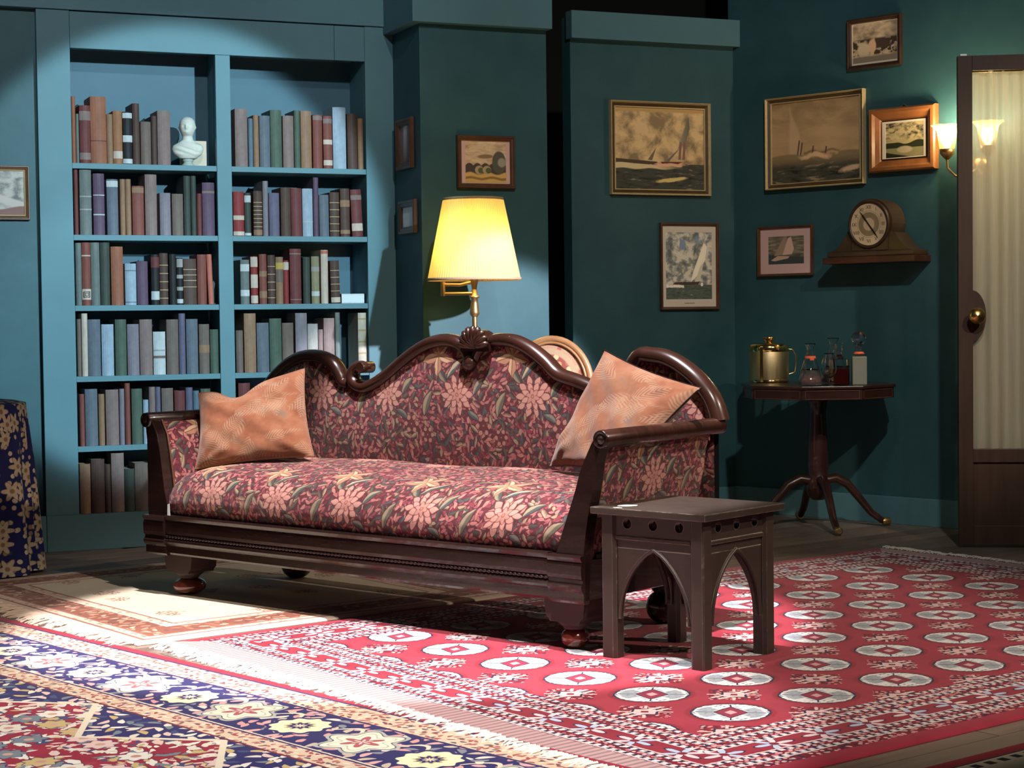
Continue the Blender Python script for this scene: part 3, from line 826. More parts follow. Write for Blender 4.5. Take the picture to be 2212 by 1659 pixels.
picture('print_hills', p_hills, 1.5)
def p_coast(g, x, y):
    c = sky(g, x, y, (.12, .12, .12), (.28, .24, .22), (.42, .37, .33), 4., z=9.)
    c = g.mix((.25 - hyp((x - .35) * .8, y - .42)).st(.1) * .8, c, (.24, .16, .13)); c = g.mix((.09 - (y - .30 - .12 * (x * 4.).sin()).abs()).st(.04), c, (.46, .38, .34))
    return g.mix((.16 - y + .04 * (x * 8.).sin()).st(.02), c, (.20, .09, .075))
picture('painting_coast', p_coast, 1.0)
picture('print_dim', lambda g, x, y: g.mix((y - .4).st(.8), (.10, .06, .05), g.mix((.18 - (x - .5).abs()).st(.1), (.12, .10, .10), (.30, .28, .30))))
picture('print_pale', lambda g, x, y: g.ramp(g.noise(x, y, 0., 3, 3), [(.35, (.36, .42, .46)), (.65, (.48, .53, .56))]))

# ---- clock dial: uv -1..1
g = G('clock_dial'); x, y, _ = g.uv(); r = hyp(x, y)
n = g.noise(x, y, 0., 3, 2)
col = g.mix(n, (.60, .44, .26), (.74, .55, .36))
col = g.mix((.56 - r).st(.02), col, (.27, .19, .10)); col = g.mix((.30 - r).st(.02), col, (.56, .41, .26)); col = g.mix((.012 - (r - .62).abs()).st(.01), col, (.35, .24, .13))
M['clock_dial'] = g.fin(col, rough=.5, spec=.3)
flat('clock_ink', (.16, .085, .045), .6)
flat('clock_hand', (.012, .008, .006), .4)

# ================================================================== the setting
DR, CR = RD(38.07), RD(128.07 - 180)                    # the red rug's length and width; the boards run along DR
RO_ = zpl(330, 1397)
def dc(d, c, z=0.): return RO_ + DR * d + CR * c + np.array([0, 0, z])
def to_dc(P): return (P - RO_) @ DR, (P - RO_) @ CR

fl = struct('floor', MB().box(-4.5, 4.5, -.5, 12., -.12, -.020), M['floor_under'])
def clip_range(c):
    """range of d along a floor row inside the room"""
    lo, hi = -4., 6.
    p0 = RO_ + CR * c
    for P, n, e in ((K, AN, -.02), (K, BN, -.02), (np.array([-3.3, 0, 0]), np.array([1., 0, 0]), 0), (np.array([3.4, 0, 0]), np.array([-1., 0, 0]), 0), (np.array([0, 3.6, 0]), np.array([0, 1., 0]), 0)):
        a, b = (p0 - P) @ n - e, DR @ n                 # a + b d >= 0
        if abs(b) < 1e-6:
            if a < 0: return None
            continue
        d = -a / b
        if b > 0: lo = max(lo, d)
        else: hi = min(hi, d)
    return (lo, hi) if hi - lo > .05 else None
BW = .128
bang = 38.07
nb = 0
for r in range(-32, 36):
    q = clip_range(r * BW + BW / 2)
    if not q: continue
    d = q[0]
    first = True
    while d < q[1] - .02:
        L = (rnd.uniform(.5, 2.2) if first else 2.2); first = False
        e = min(q[1], d + L)
        mb = MB().box(0, e - d - .003, -BW / 2 + .0016, BW / 2 - .0016, -.020, 0., .0015)
        o = part('floor_board', mb, M['floor_board_%d' % rnd.randrange(3)], fl)
        P = dc(d, r * BW + BW / 2)
        o.location = P; o.rotation_euler = (0, 0, math.radians(bang)); nb += 1
        d = e

WP, TP = M['teal_wall_paint'], M['teal_trim_paint']
def wbox(name, s0, s1, o0, o1, z0, z1, mat, bev=0., par=None, fr='A', label=None):
    """box in a wall frame; o is the distance out from the wall towards the room"""
    mb = MB().box(s0, s1, -max(o0, o1), -min(o0, o1), z0, z1, bev)
    return struct(name, mb, mat, K, AA if fr == 'A' else AB, par, label)
S_L0, S_L1, S_M0, S_M1, S_R0, S_R1 = -3.665, -3.514, -2.832, -2.760, -2.081, -1.90
CS0, CS1, CO = -1.935, -1.272, .385
wbox('wall_left', -4.9, S_L0 + .06, -.12, -.035, .10, 2.62, WP, label='recessed teal painted wall panel beside the bookcase')
wbox('wall_pillar', CS0, CS1, -.30, CO, 0, 3.5, WP, .003, label='square teal pillar behind the floor lamp')
wbox('wall_back', -.965, 0., -.10, 0, 0, 2.62, WP, label='low teal wall with two sailing pictures')
wbox('wall_right', -.03, 2.9, -.12, 0, 0, 3.5, WP, fr='B', label='dark teal wall with the clock shelf')
wbox('wall_rear', -5.2, 1.2, -1.12, -1.05, 0, 4.2, M['black_drape'], label='black backstage drape seen through the gap')
wbox('trim_1', CS0 - .05, CS1 + .012, -.30, CO + .05, 2.47, 3.5, TP, .003, label='teal cornice box around the pillar top')
wbox('trim_2', -.975, .02, -.03, .045, 2.50, 2.642, TP, .003, label='teal cornice board along the low wall top')
wbox('trim_3', -4.9, S_R1, -.05, .012, 2.508, 3.5, TP, .002, label='teal header boards above the bookcase')
wbox('baseboard_left', -4.9, S_L0 - .002, -.04, .012, 0, .168, TP, .003)
wbox('baseboard_pillar', CS0 - .01, CS1 + .01, .1, CO + .014, 0, .14, TP, .003)
wbox('baseboard_back', -.965, -.012, 0, .016, 0, .135, TP, .003)
wbox('baseboard_right', .0, 2.9, 0, .016, 0, .138, TP, .003, fr='B')

# ------------------------------------------------------------------ bookcase
BD = .25
bx = thing('bookcase', 'tall built-in teal bookcase with two bays of six shelves', 'bookcase', K, AA)
def bpart(name, s0, s1, o0, o1, z0, z1, mat=TP, bev=.002):
    return part(name, MB().box(s0, s1, -max(o0, o1), -min(o0, o1), z0, z1, bev), mat, bx)
SH = [1.804, 1.471, 1.142, .811, .484, .168]
bpart('stile', S_L0, S_L1, -.03, 0, .168, 2.506); bpart('stile', S_M0, S_M1, -.03, 0, .168, 2.333); bpart('stile', S_R0, S_R1, -.03, 0, .168, 2.506)
sj = onA(722, 80)[0]
bpart('top_rail', S_L1 + .001, sj - .001, -.03, -.001, 2.334, 2.503); bpart('top_rail', sj + .001, S_R0 - .001, -.03, -.001, 2.334, 2.503)
bpart('plinth', S_L0, S_R1, -.03, .012, 0, .168)
bpart('back_panel', S_L0, S_R1, -BD - .02, -BD, 0, 2.52, M['blue_back_paint'], 0)
for s0, s1 in ((S_L1 - .02, S_L1), (S_M0 + .02, S_M1 - .02), (S_R0, S_R0 + .02)): bpart('upright', s0, s1, -BD, -.03, 0, 2.52)
bpart('top_board', S_L1, S_R0, -BD, -.03, 2.36, 2.38)
for a, b in ((S_L1, S_M0), (S_M1, S_R0)):
    for z in SH[:5]: bpart('shelf', a + .0005, b - .0005, -BD, -.004, z - .026, z, TP, .0015)
    bpart('shelf', a, b, -BD, -.03, SH[5] - .02, SH[5], TP, 0)

# ------------------------------------------------------------------ books
BC = {'maroon': (0.120, 0.028, 0.028), 'rust': (0.240, 0.084, 0.044), 'tan': (0.240, 0.136, 0.080), 'orange brown': (0.272, 0.120, 0.056), 'black': (0.010, 0.010, 0.011), 'dark brown': (0.068, 0.036, 0.028),
      'grey brown': (0.136, 0.100, 0.084), 'mauve': (0.192, 0.132, 0.124), 'slate blue': (0.100, 0.120, 0.152), 'blue': (0.088, 0.136, 0.184), 'green': (0.060, 0.092, 0.068), 'dark green': (0.036, 0.048, 0.040),
      'grey green': (0.120, 0.140, 0.132), 'purple': (0.092, 0.052, 0.092), 'lilac': (0.184, 0.160, 0.188), 'red': (0.208, 0.024, 0.024), 'light blue': (0.264, 0.336, 0.416), 'violet': (0.104, 0.096, 0.152),
      'cream': (0.496, 0.400, 0.336), 'white': (0.440, 0.464, 0.480), 'olive': (0.224, 0.204, 0.120), 'salmon': (0.416, 0.120, 0.088), 'red brown': (0.176, 0.050, 0.038), 'gold': (0.400, 0.304, 0.160), 'gold white': (0.496, 0.448, 0.368), 'yellow': (0.440, 0.304, 0.080), 'pale grey': (0.288, 0.272, 0.256)}
def bookmat(c):
    k = 'cloth_' + c.replace(' ', '_')
    if k not in M:
        g = G(k); x, y, z = g.obj()
        n = g.noise(x * 4., y * 4., z, 7, 4, .6); n2 = g.noise(x, y, z, 45, 3)
        b = BC[c]
        col = g.mix((n * .7 + n2 * .3 - .5) * 1.8 + .5, tuple(q * .68 for q in b), tuple(min(1, q * 1.30 + .012) for q in b))
        fz = g.noise(x, y, z, 700, 1)
        M[k] = g.fin(col, rough=.6, bump=fz, bstr=.15, bdist=.001, spec=.3)
    return M[k]
def book(s0, s1, z0, z1, col, bands, label, group, lean=0., off=-.018, depth=.165):
    w_, h = s1 - s0, z1 - z0
    c = .0022 if w_ > .02 else .0014
    mb = MB()
    n = 6
    rd = min(.010, w_ * .28)
    out = [(-w_ / 2 + w_ * i / n, -rd * (1 - (2 * i / n - 1) ** 2)) for i in range(n + 1)]     # rounded spine, seen from above
    inn = [(x * (1 - 2 * c / w_), y + c * 1.4) for x, y in out]
    poly = [(-w_ / 2, depth)] + out + [(w_ / 2, depth), (w_ / 2 - c, depth)] + inn[::-1] + [(-w_ / 2 + c, depth)]
    m = len(poly)
    vs = [(x, y, 0) for x, y in poly] + [(x, y, h) for x, y in poly]
    mb.add(vs, [[i, (i + 1) % m, m + (i + 1) % m, m + i] for i in range(m)])
    half = m // 2
    # top and bottom rims of the cover
    k = n + 2
    o_ids = list(range(0, k + 1)); i_ids = [m - 1] + list(range(m - 2, k, -1))
    i_ids = [m - 1 - j for j in range(0, m - k - 1)]
    o_ids = o_ids[:len(i_ids)]
    for j in range(len(i_ids) - 1):
        for base, fl_ in ((m, False), (0, True)):
            q = [o_ids[j] + base, o_ids[j + 1] + base, i_ids[j + 1] + base, i_ids[j] + base]
            mb.add([vs[t] for t in q], [[0, 1, 2, 3] if not fl_ else [3, 2, 1, 0]])
    me = mb.mesh('book', bookmat(col))
    o = bpy.data.objects.new('book', me); COL.objects.link(o)
    o.location = atA((s0 + s1) / 2, z0 + .0005, off)
    o.rotation_euler = (0, math.radians(lean), math.radians(AA))
    tag(o, label, 'book', group)
    part('pages', MB().box(-w_ / 2 + c + .0003, w_ / 2 - c - .0003, c * 1.6, depth - .005, .003, h - .004), M['page_paper'], o)
    for f0, f1, bc in bands:
        b = MB()
        e = .0007
        vs = [(x * (1 + 2 * e / w_), y - e, f0 * h) for x, y in out] + [(x * (1 + 2 * e / w_), y - e, f1 * h) for x, y in out]
        b.add(vs, [[i, i + 1, n + 2 + i, n + 1 + i] for i in range(n)])
        nm = 'spine_label' if f1 - f0 > .07 else 'spine_band'
        part(nm, b, bookmat(bc), o)
    return o
ROWN = ['top', 'second', 'third', 'fourth', 'fifth', 'bottom']
ORD = ['first', 'second', 'third', 'fourth', 'fifth', 'sixth', 'seventh', 'eighth', 'ninth', 'tenth', 'eleventh', 'twelfth', 'thirteenth', 'fourteenth', 'fifteenth', 'sixteenth', 'seventeenth']
NB = []
GB = [(.12, .135, 'gold'), (.28, .295, 'gold'), (.44, .455, 'gold'), (.60, .615, 'gold'), (.76, .775, 'gold')]
rows = {
 (0, 'left'): [(380, 401, 512, 'rust'), (404, 420, 605, 'grey green'), (422, 480, 560, 'maroon', [(.74, .90, 'mauve'), (.06, .18, 'mauve')]), (480, 565, 513, 'rust', [(.33, .345, 'maroon')]), (568, 600, 607, 'tan'),
               (601, 650, 590, 'orange brown', [(.10, .24, 'cream')]), (652, 702, 595, 'black', [(.88, .98, 'white'), (.42, .55, 'white'), (.01, .10, 'white')]), (704, 742, 550, 'dark brown'), (748, 803, 647, 'grey brown'), (805, 834, 617, 'dark brown'), (836, 905, 588, 'mauve')],
 (0, 'right'): [(1248, 1315, 578, 'mauve'), (1320, 1345, 630, 'blue'), (1347, 1376, 612, 'tan'), (1379, 1435, 615, 'slate blue'), (1437, 1497, 585, 'green'), (1503, 1560, 615, 'mauve'), (1563, 1595, 587, 'green'),
                (1598, 1655, 590, 'tan'), (1662, 1712, 610, 'red brown', [(.90, .98, 'mauve')]), (1718, 1765, 617, 'red brown', [(.86, .95, 'mauve'), (.46, .55, 'cream'), (.06, .16, 'cream')]), (1768, 1838, 570, 'light blue'), (1845, 1898, 605, 'dark brown'), (1901, 1930, 630, 'tan')],
 (1, 'left'): [(393, 415, 893, 'maroon'), (422, 485, 895, 'grey green', [(.58, .60, 'pale grey'), (.38, .40, 'pale grey')]), (495, 555, 922, 'purple', [(.32, .34, 'white'), (.64, .655, 'white')]), (568, 628, 952, 'slate blue', [(.86, .97, 'white')]), (638, 666, 952, 'tan'), (668, 697, 952, 'tan'),
               (703, 765, 988, 'red brown', [(.86, .97, 'tan')]), (770, 833, 927, 'mauve'), (850, 908, 1025, 'lilac'), (915, 974, 1030, 'grey brown'), (976, 1012, 935, 'dark green'), (1015, 1043, 935, 'dark green'), (1047, 1073, 1028, 'maroon'), (1075, 1140, 970, 'purple', [(.80, .84, 'mauve')])],
 (1, 'right'): [(1240, 1297, 1018, 'red', [(.01, .10, 'cream'), (.36, .46, 'cream')]), (1300, 1334, 1025, 'dark green', [(.78, .94, 'white'), (.01, .07, 'white')]), (1347, 1393, 1015, 'dark brown', [(.02, .14, 'tan')] + [(.2 + .09 * k, .215 + .09 * k, 'gold') for k in range(7)]), (1396, 1425, 962, 'lilac'), (1430, 1485, 1025, 'violet'), (1492, 1545, 997, 'dark brown'),
                (1547, 1604, 1000, 'maroon'), (1607, 1662, 1002, 'light blue', [(.30, .31, 'white')]), (1664, 1692, 943, 'purple'), (1697, 1748, 1035, 'slate blue'), (1752, 1803, 1022, 'dark brown', GB), (1808, 1858, 1002, 'dark brown', [(.62, .76, 'tan'), (.06, .14, 'tan')]), (1863, 1920, 1008, 'maroon', [(.78, .88, 'mauve'), (.12, .28, 'cream')])],
 (2, 'left'): [(402, 434, 1290, 'grey green'), (435, 481, 1288, 'red brown', [(.78, .80, 'cream'), (.09, .26, 'cream')]), (482, 530, 1288, 'grey green'), (532, 583, 1288, 'dark green'), (590, 655, 1310, 'rust'), (665, 725, 1400, 'light blue', [(.82, .84, 'slate blue'), (.06, .08, 'slate blue')]), (728, 787, 1388, 'purple'),
               (803, 846, 1352, 'black', [(.10, .27, 'white'), (.74, .95, 'maroon')]), (848, 893, 1345, 'dark brown', GB), (900, 938, 1350, 'black'), (940, 972, 1370, 'black', [(.03, .12, 'white'), (.30, .38, 'pale grey'), (.56, .64, 'pale grey'), (.80, .98, 'pale grey')]), (975, 1045, 1375, 'dark brown', [(.38, .395, 'gold'), (.52, .535, 'gold'), (.64, .655, 'gold'), (.76, .775, 'gold')]), (1048, 1097, 1352, 'red brown'), (1100, 1127, 1352, 'salmon')],
 (2, 'right'): [(1278, 1325, 1380, 'grey green', [(.74, .90, 'white'), (.18, .32, 'white')]), (1333, 1370, 1362, 'red', [(.02, .18, 'cream'), (.34, .62, 'cream'), (.78, .99, 'cream')]), (1378, 1418, 1350, 'red brown', [(.55, .66, 'tan'), (.12, .26, 'tan')]), (1422, 1462, 1355, 'dark brown', GB), (1465, 1505, 1365, 'tan', [(.74, .88, 'yellow'), (.46, .72, 'grey brown')]), (1507, 1535, 1383, 'red', [(.78, .96, 'cream')]),
                (1540, 1600, 1322, 'maroon', [(.90, .92, 'mauve'), (.07, .085, 'mauve')]), (1610, 1648, 1365, 'dark green'), (1655, 1697, 1362, 'olive', [(.68, .78, 'pale grey'), (.16, .26, 'white')]), (1705, 1743, 1328, 'cream', [(.93, .99, 'salmon')]), (1755, 1803, 1385, 'dark brown', [(.02, .14, 'cream')] + GB[1:])],
 (3, 'left'): [(410, 432, 220, 'grey brown'), (434, 466, 190, 'cream'), (468, 535, 222, 'slate blue'), (540, 605, 248, 'light blue'), (612, 672, 222, 'green'), (677, 740, 247, 'lilac'), (743, 810, 222, 'mauve'), (815, 880, 287, 'white', [(.38, .44, 'grey brown'), (.55, .58, 'pale grey')]), (885, 948, 222, 'grey brown'), (950, 985, 190, 'violet'), (990, 1052, 220, 'slate blue'), (1058, 1113, 247, 'grey brown', [(.42, .58, 'tan')]), (1117, 1162, 275, 'green')],
 (3, 'right'): [(1255, 1293, 280, 'grey brown'), (1297, 1360, 190, 'tan'), (1365, 1430, 240, 'slate blue'), (1433, 1497, 217, 'green'), (1500, 1560, 240, 'grey brown'), (1570, 1632, 188, 'lilac'), (1635, 1690, 245, 'pale grey'), (1692, 1718, 275, 'mauve'), (1720, 1778, 215, 'mauve'), (1782, 1808, 185, 'grey green'), (1903, 1947, 187, 'gold white', [(.08 + .2 * k, .11 + .2 * k, 'gold') for k in range(5)])],
 (4, 'left'): [(425, 451, 618, 'red brown'), (453, 520, 592, 'slate blue'), (525, 557, 618, 'tan'), (563, 632, 595, 'mauve'), (635, 662, 590, 'lilac'), (665, 693, 560, 'red brown'), (700, 757, 590, 'green'), (762, 790, 648, 'light blue'), (793, 827, 580, 'mauve'), (829, 855, 580, 'violet'), (860, 922, 587, 'grey brown'), (928, 985, 600, 'maroon'), (988, 1025, 583, 'violet'), (1028, 1060, 600, 'blue'), (1068, 1120, 590, 'green')],
 (4, 'right'): [(1268, 1330, 560, 'maroon'), (1334, 1375, 600, 'green'), (1380, 1430, 590, 'slate blue')],
 (5, 'left'): [(425, 482, 990, 'tan'), (485, 557, 965, 'dark brown'), (560, 590, 990, 'dark brown'), (592, 660, 932, 'mauve'), (662, 717, 1015, 'dark green'), (718, 800, 985, 'grey brown'), (806, 860, 990, 'maroon')],
}
for (ri, bay), lst in rows.items():
    y0 = 600 if ri >= 3 else 0
    for i, e in enumerate(lst):
        x0, x1, yt, col = e[:4]; bands = e[4] if len(e) > 4 else []
        sx = 900 / 2212.
        ym = y0 + yt * sx
        s0 = onA(x0 * sx, ym + 40, -.012)[0]; s1 = onA(x1 * sx, ym + 40, -.012)[0]
        lo, hi = (S_L1, S_M0) if bay == 'left' else (S_M1, S_R0)
        s0 = max(s0 + .0006, lo + .001); s1 = min(s1 - .0006, hi - .001)
        zt = onA(x0 * sx, ym, -.02)[1]
        if ri: zt = min(zt, SH[ri - 1] - .031)
        h = zt - SH[ri]
        size = 'tall' if h > .262 else ('short' if h < .215 else '')
        wd = 'thin' if s1 - s0 < .030 else ('thick' if s1 - s0 > .060 else '')
        det = ''
        if bands:
            cs = {b[2] for b in bands}
            wide = any(b[1] - b[0] > .07 for b in bands)
            c0 = bands[0][2] if len(cs) > 1 and bands[0][2] != 'gold' else sorted(cs)[0]
            det = ' with %s %s' % (c0.replace('pale grey', 'pale'), ('label' if wide else 'band') + ('s' if len(bands) > 1 else ''))
        lab = ' '.join(q for q in (size or wd, col, 'book' + det + ',', ORD[i], 'on', ROWN[ri], 'shelf,', bay, 'bay') if q)
        lean = {(1, 'right', 12): -2.2, (2, 'left', 13): -1.8, (2, 'right', 10): -1.5}.get((ri, bay, i), rnd.uniform(-.15, .15))
        b = book(s0, s1, SH[ri], zt, col, bands, lab, 'books on the %s shelf of the %s bay' % (ROWN[ri], bay), lean)
        if (ri, bay, i) == (2, 'left', 1):              # square key-pattern emblem on the cream label
            em = MB()
            for q, tk in ((.014, .0026), (.0075, .0022)):
                for a0, a1, c0, c1 in ((-q, q, -q, -q + tk), (-q, q, q - tk, q), (-q, -q + tk, -q, q), (q - tk, q, -q, q)):
                    em.box(a0, a1, -.0135, -.0118, h * .175 + c0, h * .175 + c1)
            part('emblem', em, M['frame_dark'], b, 'square dark emblem on the spine label', kind='stuff')
        if lean < -1: b.location = Vector(b.location) + Vector(A) * (h * math.sin(math.radians(-lean)) * .85) + Vector((0, 0, .0012))
# emblem on one book, flat book, book end, bust
z0 = SH[2]
P = atA(0, 0, 0)
fb = thing('flat_book', 'white book lying flat beside the leaning brown book, third shelf, right bay', 'book', atA(onA(763, 636, -.03)[0], SH[2] + .001, -.035), AA)
wv = onA(787, 640)[0] - onA(738, 640)[0]
cv = MB().box(-wv / 2, wv / 2, 0, .15, 0, .004); cv.box(-wv / 2, wv / 2, 0, .15, .043, .047); cv.box(-wv / 2, wv / 2, 0, .004, .002, .045)
part('cover', cv, M['white_card'], fb); part('pages', MB().box(-wv / 2 + .002, wv / 2 - .004, .004, .147, .0042, .0428), M['page_paper'], fb)

be = tag(part('book_end', MB().prism([(0, 0), (.05, 0), (.05, .006), (.006, .006), (.006, .07), (.012, .10), (.004, .115), (-.004, .10), (0, .07)], lambda a, b, d: (a, d, b), 0, .05), M['black_iron'], None, recalc=True), 'small black metal book end beside the salmon book', 'book end')
be.location = atA(onA(1129 * 900 / 2212., 630, -.03)[0] + .006, SH[2] + .001, -.05); be.rotation_euler = (0, 0, math.radians(AA))

cb = tag(part('cream_box', MB().box(-.062, .062, 0, .04, 0, .128, .002), M['cream_card'], None), 'flat cream box standing behind the white bust', 'box')
cb.location = atA(onA(419, 330, -.12)[0], SH[0] + .001, -.12); cb.rotation_euler = (0, 0, math.radians(AA))

bu = thing('bust', 'small white plaster bust of a bald man on top shelf', 'bust', atA(onA(406, 345, -.055)[0], SH[0] + .001, -.055), AA - 18)
part('socle', MB().lathe([(.030, 0), (.031, .006), (.024, .010), (.021, .018), (.026, .022), (.027, .030), (.022, .034)], 24), M['plaster_green'], bu, 'green tinted round socle')
def smooth_blob(name, verts, edges, rad, mat, par, sub=2, root=0):
    me = bpy.data.meshes.new(name); me.from_pydata(verts, edges, []); me.update()
    o = bpy.data.objects.new(name, me); COL.objects.link(o)
    sk = o.modifiers.new('skin', 'SKIN'); ss = o.modifiers.new('sub', 'SUBSURF'); ss.levels = ss.render_levels = sub
    for v, r in zip(me.skin_vertices[0].data, rad):
        v.radius = r if hasattr(r, '__len__') else (r, r)
    me.skin_vertices[0].data[root].use_root = True
    sk.use_smooth_shade = True
    me.materials.append(mat)
    parent(o, par); return o
# shoulders cut like a classical bust, then neck, skull and face lofted as one continuous surface
def bust_fn(a, b):
    th = 2 * PI * b
    prof = [(.000, .012, .010, 0, 0), (.030, .026, .017, 0, 0), (.034, .040, .028, 0, -.002), (.055, .066, .036, 0, -.002), (.080, .076, .040, 0, 0), (.098, .070, .038, 0, .004), (.112, .045, .031, 0, .006), (.124, .027, .026, 0, .004), (.140, .024, .024, 0, .0),
            (.150, .028, .031, 0, -.006), (.162, .033, .040, 0, -.006), (.180, .037, .045, 0, -.002), (.200, .038, .046, 0, .002), (.216, .034, .041, 0, .004), (.228, .024, .029, 0, .006), (.234, .010, .012, 0, .006), (.2355, .0005, .0005, 0, .006)]
    prof = [(max(h, .034) if i < 2 else h, rx, ry, ox, oy) for i, (h, rx, ry, ox, oy) in enumerate(prof)]
    t = a * (len(prof) - 1); i = min(int(t), len(prof) - 2); f = t - i
    h, rx, ry, ox, oy = [p + (q - p) * f for p, q in zip(prof[i], prof[i + 1])]
    x, y = rx * math.cos(th), ry * math.sin(th)
    front = max(0., -math.sin(th))
    if h > .145:                                          # face: nose, brow, eye sockets, chin
        ax = abs(x)
        y -= .012 * math.exp(-(ax / .006) ** 2) * math.exp(-((h - .180) / .010) ** 2) * front
        y += .006 * math.exp(-((ax - .014) / .007) ** 2) * math.exp(-((h - .188) / .006) ** 2) * front
        y -= .004 * math.exp(-((h - .197) / .006) ** 2) * front
        y -= .005 * math.exp(-(ax / .010) ** 2) * math.exp(-((h - .155) / .007) ** 2) * front
        y += .003 * math.exp(-(ax / .013) ** 2) * math.exp(-((h - .165) / .003) ** 2) * front
        x *= 1 + .14 * math.exp(-((h - .182) / .010) ** 2) * math.exp(-(math.sin(th) / .3) ** 2)       # ears
    elif .05 < h < .115:
        y += .004 * math.sin(h * 260 + x * 90) * front      # drapery folds
    return (x + ox, y + oy, h)
part('figure', MB().grid(bust_fn, 64, 48, closeu=True, flip=True), M['plaster'], bu)

# ------------------------------------------------------------------ framed pictures
def ring(mb, x0, x1, z0, z1, prof):
    """mitred moulding round a rectangle; prof: (inset from the outer edge, y)"""
    n = len(prof); vs = []
    for cx, cz, sx, sz in ((x0, z0, 1, 1), (x1, z0, -1, 1), (x1, z1, -1, -1), (x0, z1, 1, -1)):
        for i, y in prof: vs.append((cx + sx * i, y, cz + sz * i))
    fs = [[k * n + i, ((k + 1) % 4) * n + i, ((k + 1) % 4) * n + (i + 1), k * n + (i + 1)] for k in range(4) for i in range(n - 1)]
    return mb.add(vs, fs)
def framed(name, label, cat, frame_pts, loc_fn, rz, outer, ow, depth, canvas, slip=None, sw=0., mount=None, mw=(0, 0, 0, 0), group=None, deep=0.):
    x0, x1, z0, z1 = frame_pts
    w_, h = x1 - x0, z1 - z0
    t = thing(name, label, cat, loc_fn((x0 + x1) / 2, z0), rz, group)
    mb = MB()
    d = depth
    ring(mb, -w_ / 2, w_ / 2, 0, h, [(0, -.001), (0, -d * .8), (ow * .12, -d), (ow * .35, -d), (ow * .5, -d * .82 + deep * .2), (ow * .8, -d * .75 + deep * .5), (ow, -d * .55 + deep), (ow, -.004)])
    part('frame', mb, M[outer], t, recalc=False)
    i = ow
    if slip:
        mb = MB(); ring(mb, -w_ / 2 + i, w_ / 2 - i, i, h - i, [(0, -d * .52), (sw * .3, -d * .62), (sw, -d * .42), (sw, -.003)])
        part('slip', mb, M[slip], t, 'thin gilt inner slip' if slip == 'frame_gilt' else 'dark inner slip'); i += sw
        if slip == 'frame_slip':
            mb = MB(); ring(mb, -w_ / 2 + i, w_ / 2 - i, i, h - i, [(0, -d * .40), (.002, -d * .52), (.006, -d * .50), (.008, -.003)])
            part('inner_slip', mb, M['frame_gilt'], t, 'pale gilt inner line'); i += .008
    y = -d * .30
    if mount:
        l, r, b_, tp = mw
        mb = MB(); vs = [(-w_ / 2 + i, y, i), (w_ / 2 - i, y, i), (w_ / 2 - i, y, h - i), (-w_ / 2 + i, y, h - i), (-w_ / 2 + i + l, y, i + b_), (w_ / 2 - i - r, y, i + b_), (w_ / 2 - i - r, y, h - i - tp), (-w_ / 2 + i + l, y, h - i - tp)]
        vs += [(a, y + .0015, c) for a, _, c in vs[4:8]]
        mb.add(vs, [[k, (k + 1) % 4, 4 + (k + 1) % 4, 4 + k] for k in range(4)] + [[4 + k, 4 + (k + 1) % 4, 8 + (k + 1) % 4, 8 + k] for k in range(4)])
        part('mount', mb, M[mount], t)
        a0, a1, c0, c1 = -w_ / 2 + i + l, w_ / 2 - i - r, i + b_, h - i - tp; y += .0015
    else: a0, a1, c0, c1 = -w_ / 2 + i, w_ / 2 - i, i, h - i
    part('picture', MB().add([(a0, y, c0), (a1, y, c0), (a1, y, c1), (a0, y, c1)], [[0, 1, 2, 3]], [(0, 0), (1, 0), (1, 1), (0, 1)]), M[canvas], t)
    part('backing', MB().box(-w_ / 2 + ow * .3, w_ / 2 - ow * .3, -d * .12, -.0008, ow * .3, h - ow * .3), M['frame_dark'], t)
    return t
fA = lambda s, z: atA(s, z, .001)
fB = lambda s, z: atB(s, z, .001)
fC = lambda s, z: atA(s, z, CO + .001)
framed('framed_painting', 'painting of a yacht with dark leaning sail on the low teal wall', 'picture', (-.748, -.156, 1.700, 2.192), fA, AA, 'frame_gilt', .012, .032, 'painting_yacht', 'frame_slip', .014)
sl = framed('framed_print', 'tall narrow print of a white sloop below the yacht painting', 'picture', (-.457, -.103, 1.094, 1.556), fA, AA, 'frame_brown', .016, .022, 'print_sloop', None, 0, 'mount_cream', (.020, .024, .040, .034))
cp = MB()
for k, (a, b) in enumerate(((-.030, -.019), (-.017, -.006), (-.003, .002), (.004, .016), (.018, .030))): cp.box(a, b, -.0072, -.0066, .0335, .0362)
part('caption', cp, M['frame_dark'], sl, 'tiny printed caption line under the picture', kind='stuff')
framed('framed_painting', 'large brown misty seascape in gilt frame beside the sconce wall corner', 'picture', (.231, .838, 1.72, 2.20), fB, AB, 'frame_gilt', .010, .034, 'painting_mist', 'frame_slip', .014)
rv = framed('framed_painting', 'small river landscape in wide walnut frame next to the sconce', 'picture', (.874, 1.255, 1.768, 2.086), fB, AB, 'frame_walnut', .066, .042, 'painting_river', None, 0, 'mount_cream', (.020, .012, .004, .010), deep=.030)
part('hanging_clip', MB().tube([(-.02, -.004, .318), (0, -.012, .334), (.02, -.004, .318)], .003, 6), M['steel_clip'], rv, 'metal hanging clip')
framed('framed_print', 'small dark print of cattle hung highest on the right wall', 'picture', (.737, 1.053, 2.298, 2.553), fB, AB, 'frame_dark', .022, .024, 'print_cattle', None, 0, 'mount_cream', (.006, .006, .010, .006))
framed('framed_print', 'small pink-mounted print of a heeling sailboat beside the clock shelf', 'picture', (.166, .517, 1.264, 1.528), fB, AB, 'frame_brown', .014, .022, 'print_dinghy', None, 0, 'mount_pink', (.050, .045, .050, .040))
p0, p1 = onA(984, 292, CO), onA(1110, 409, CO)
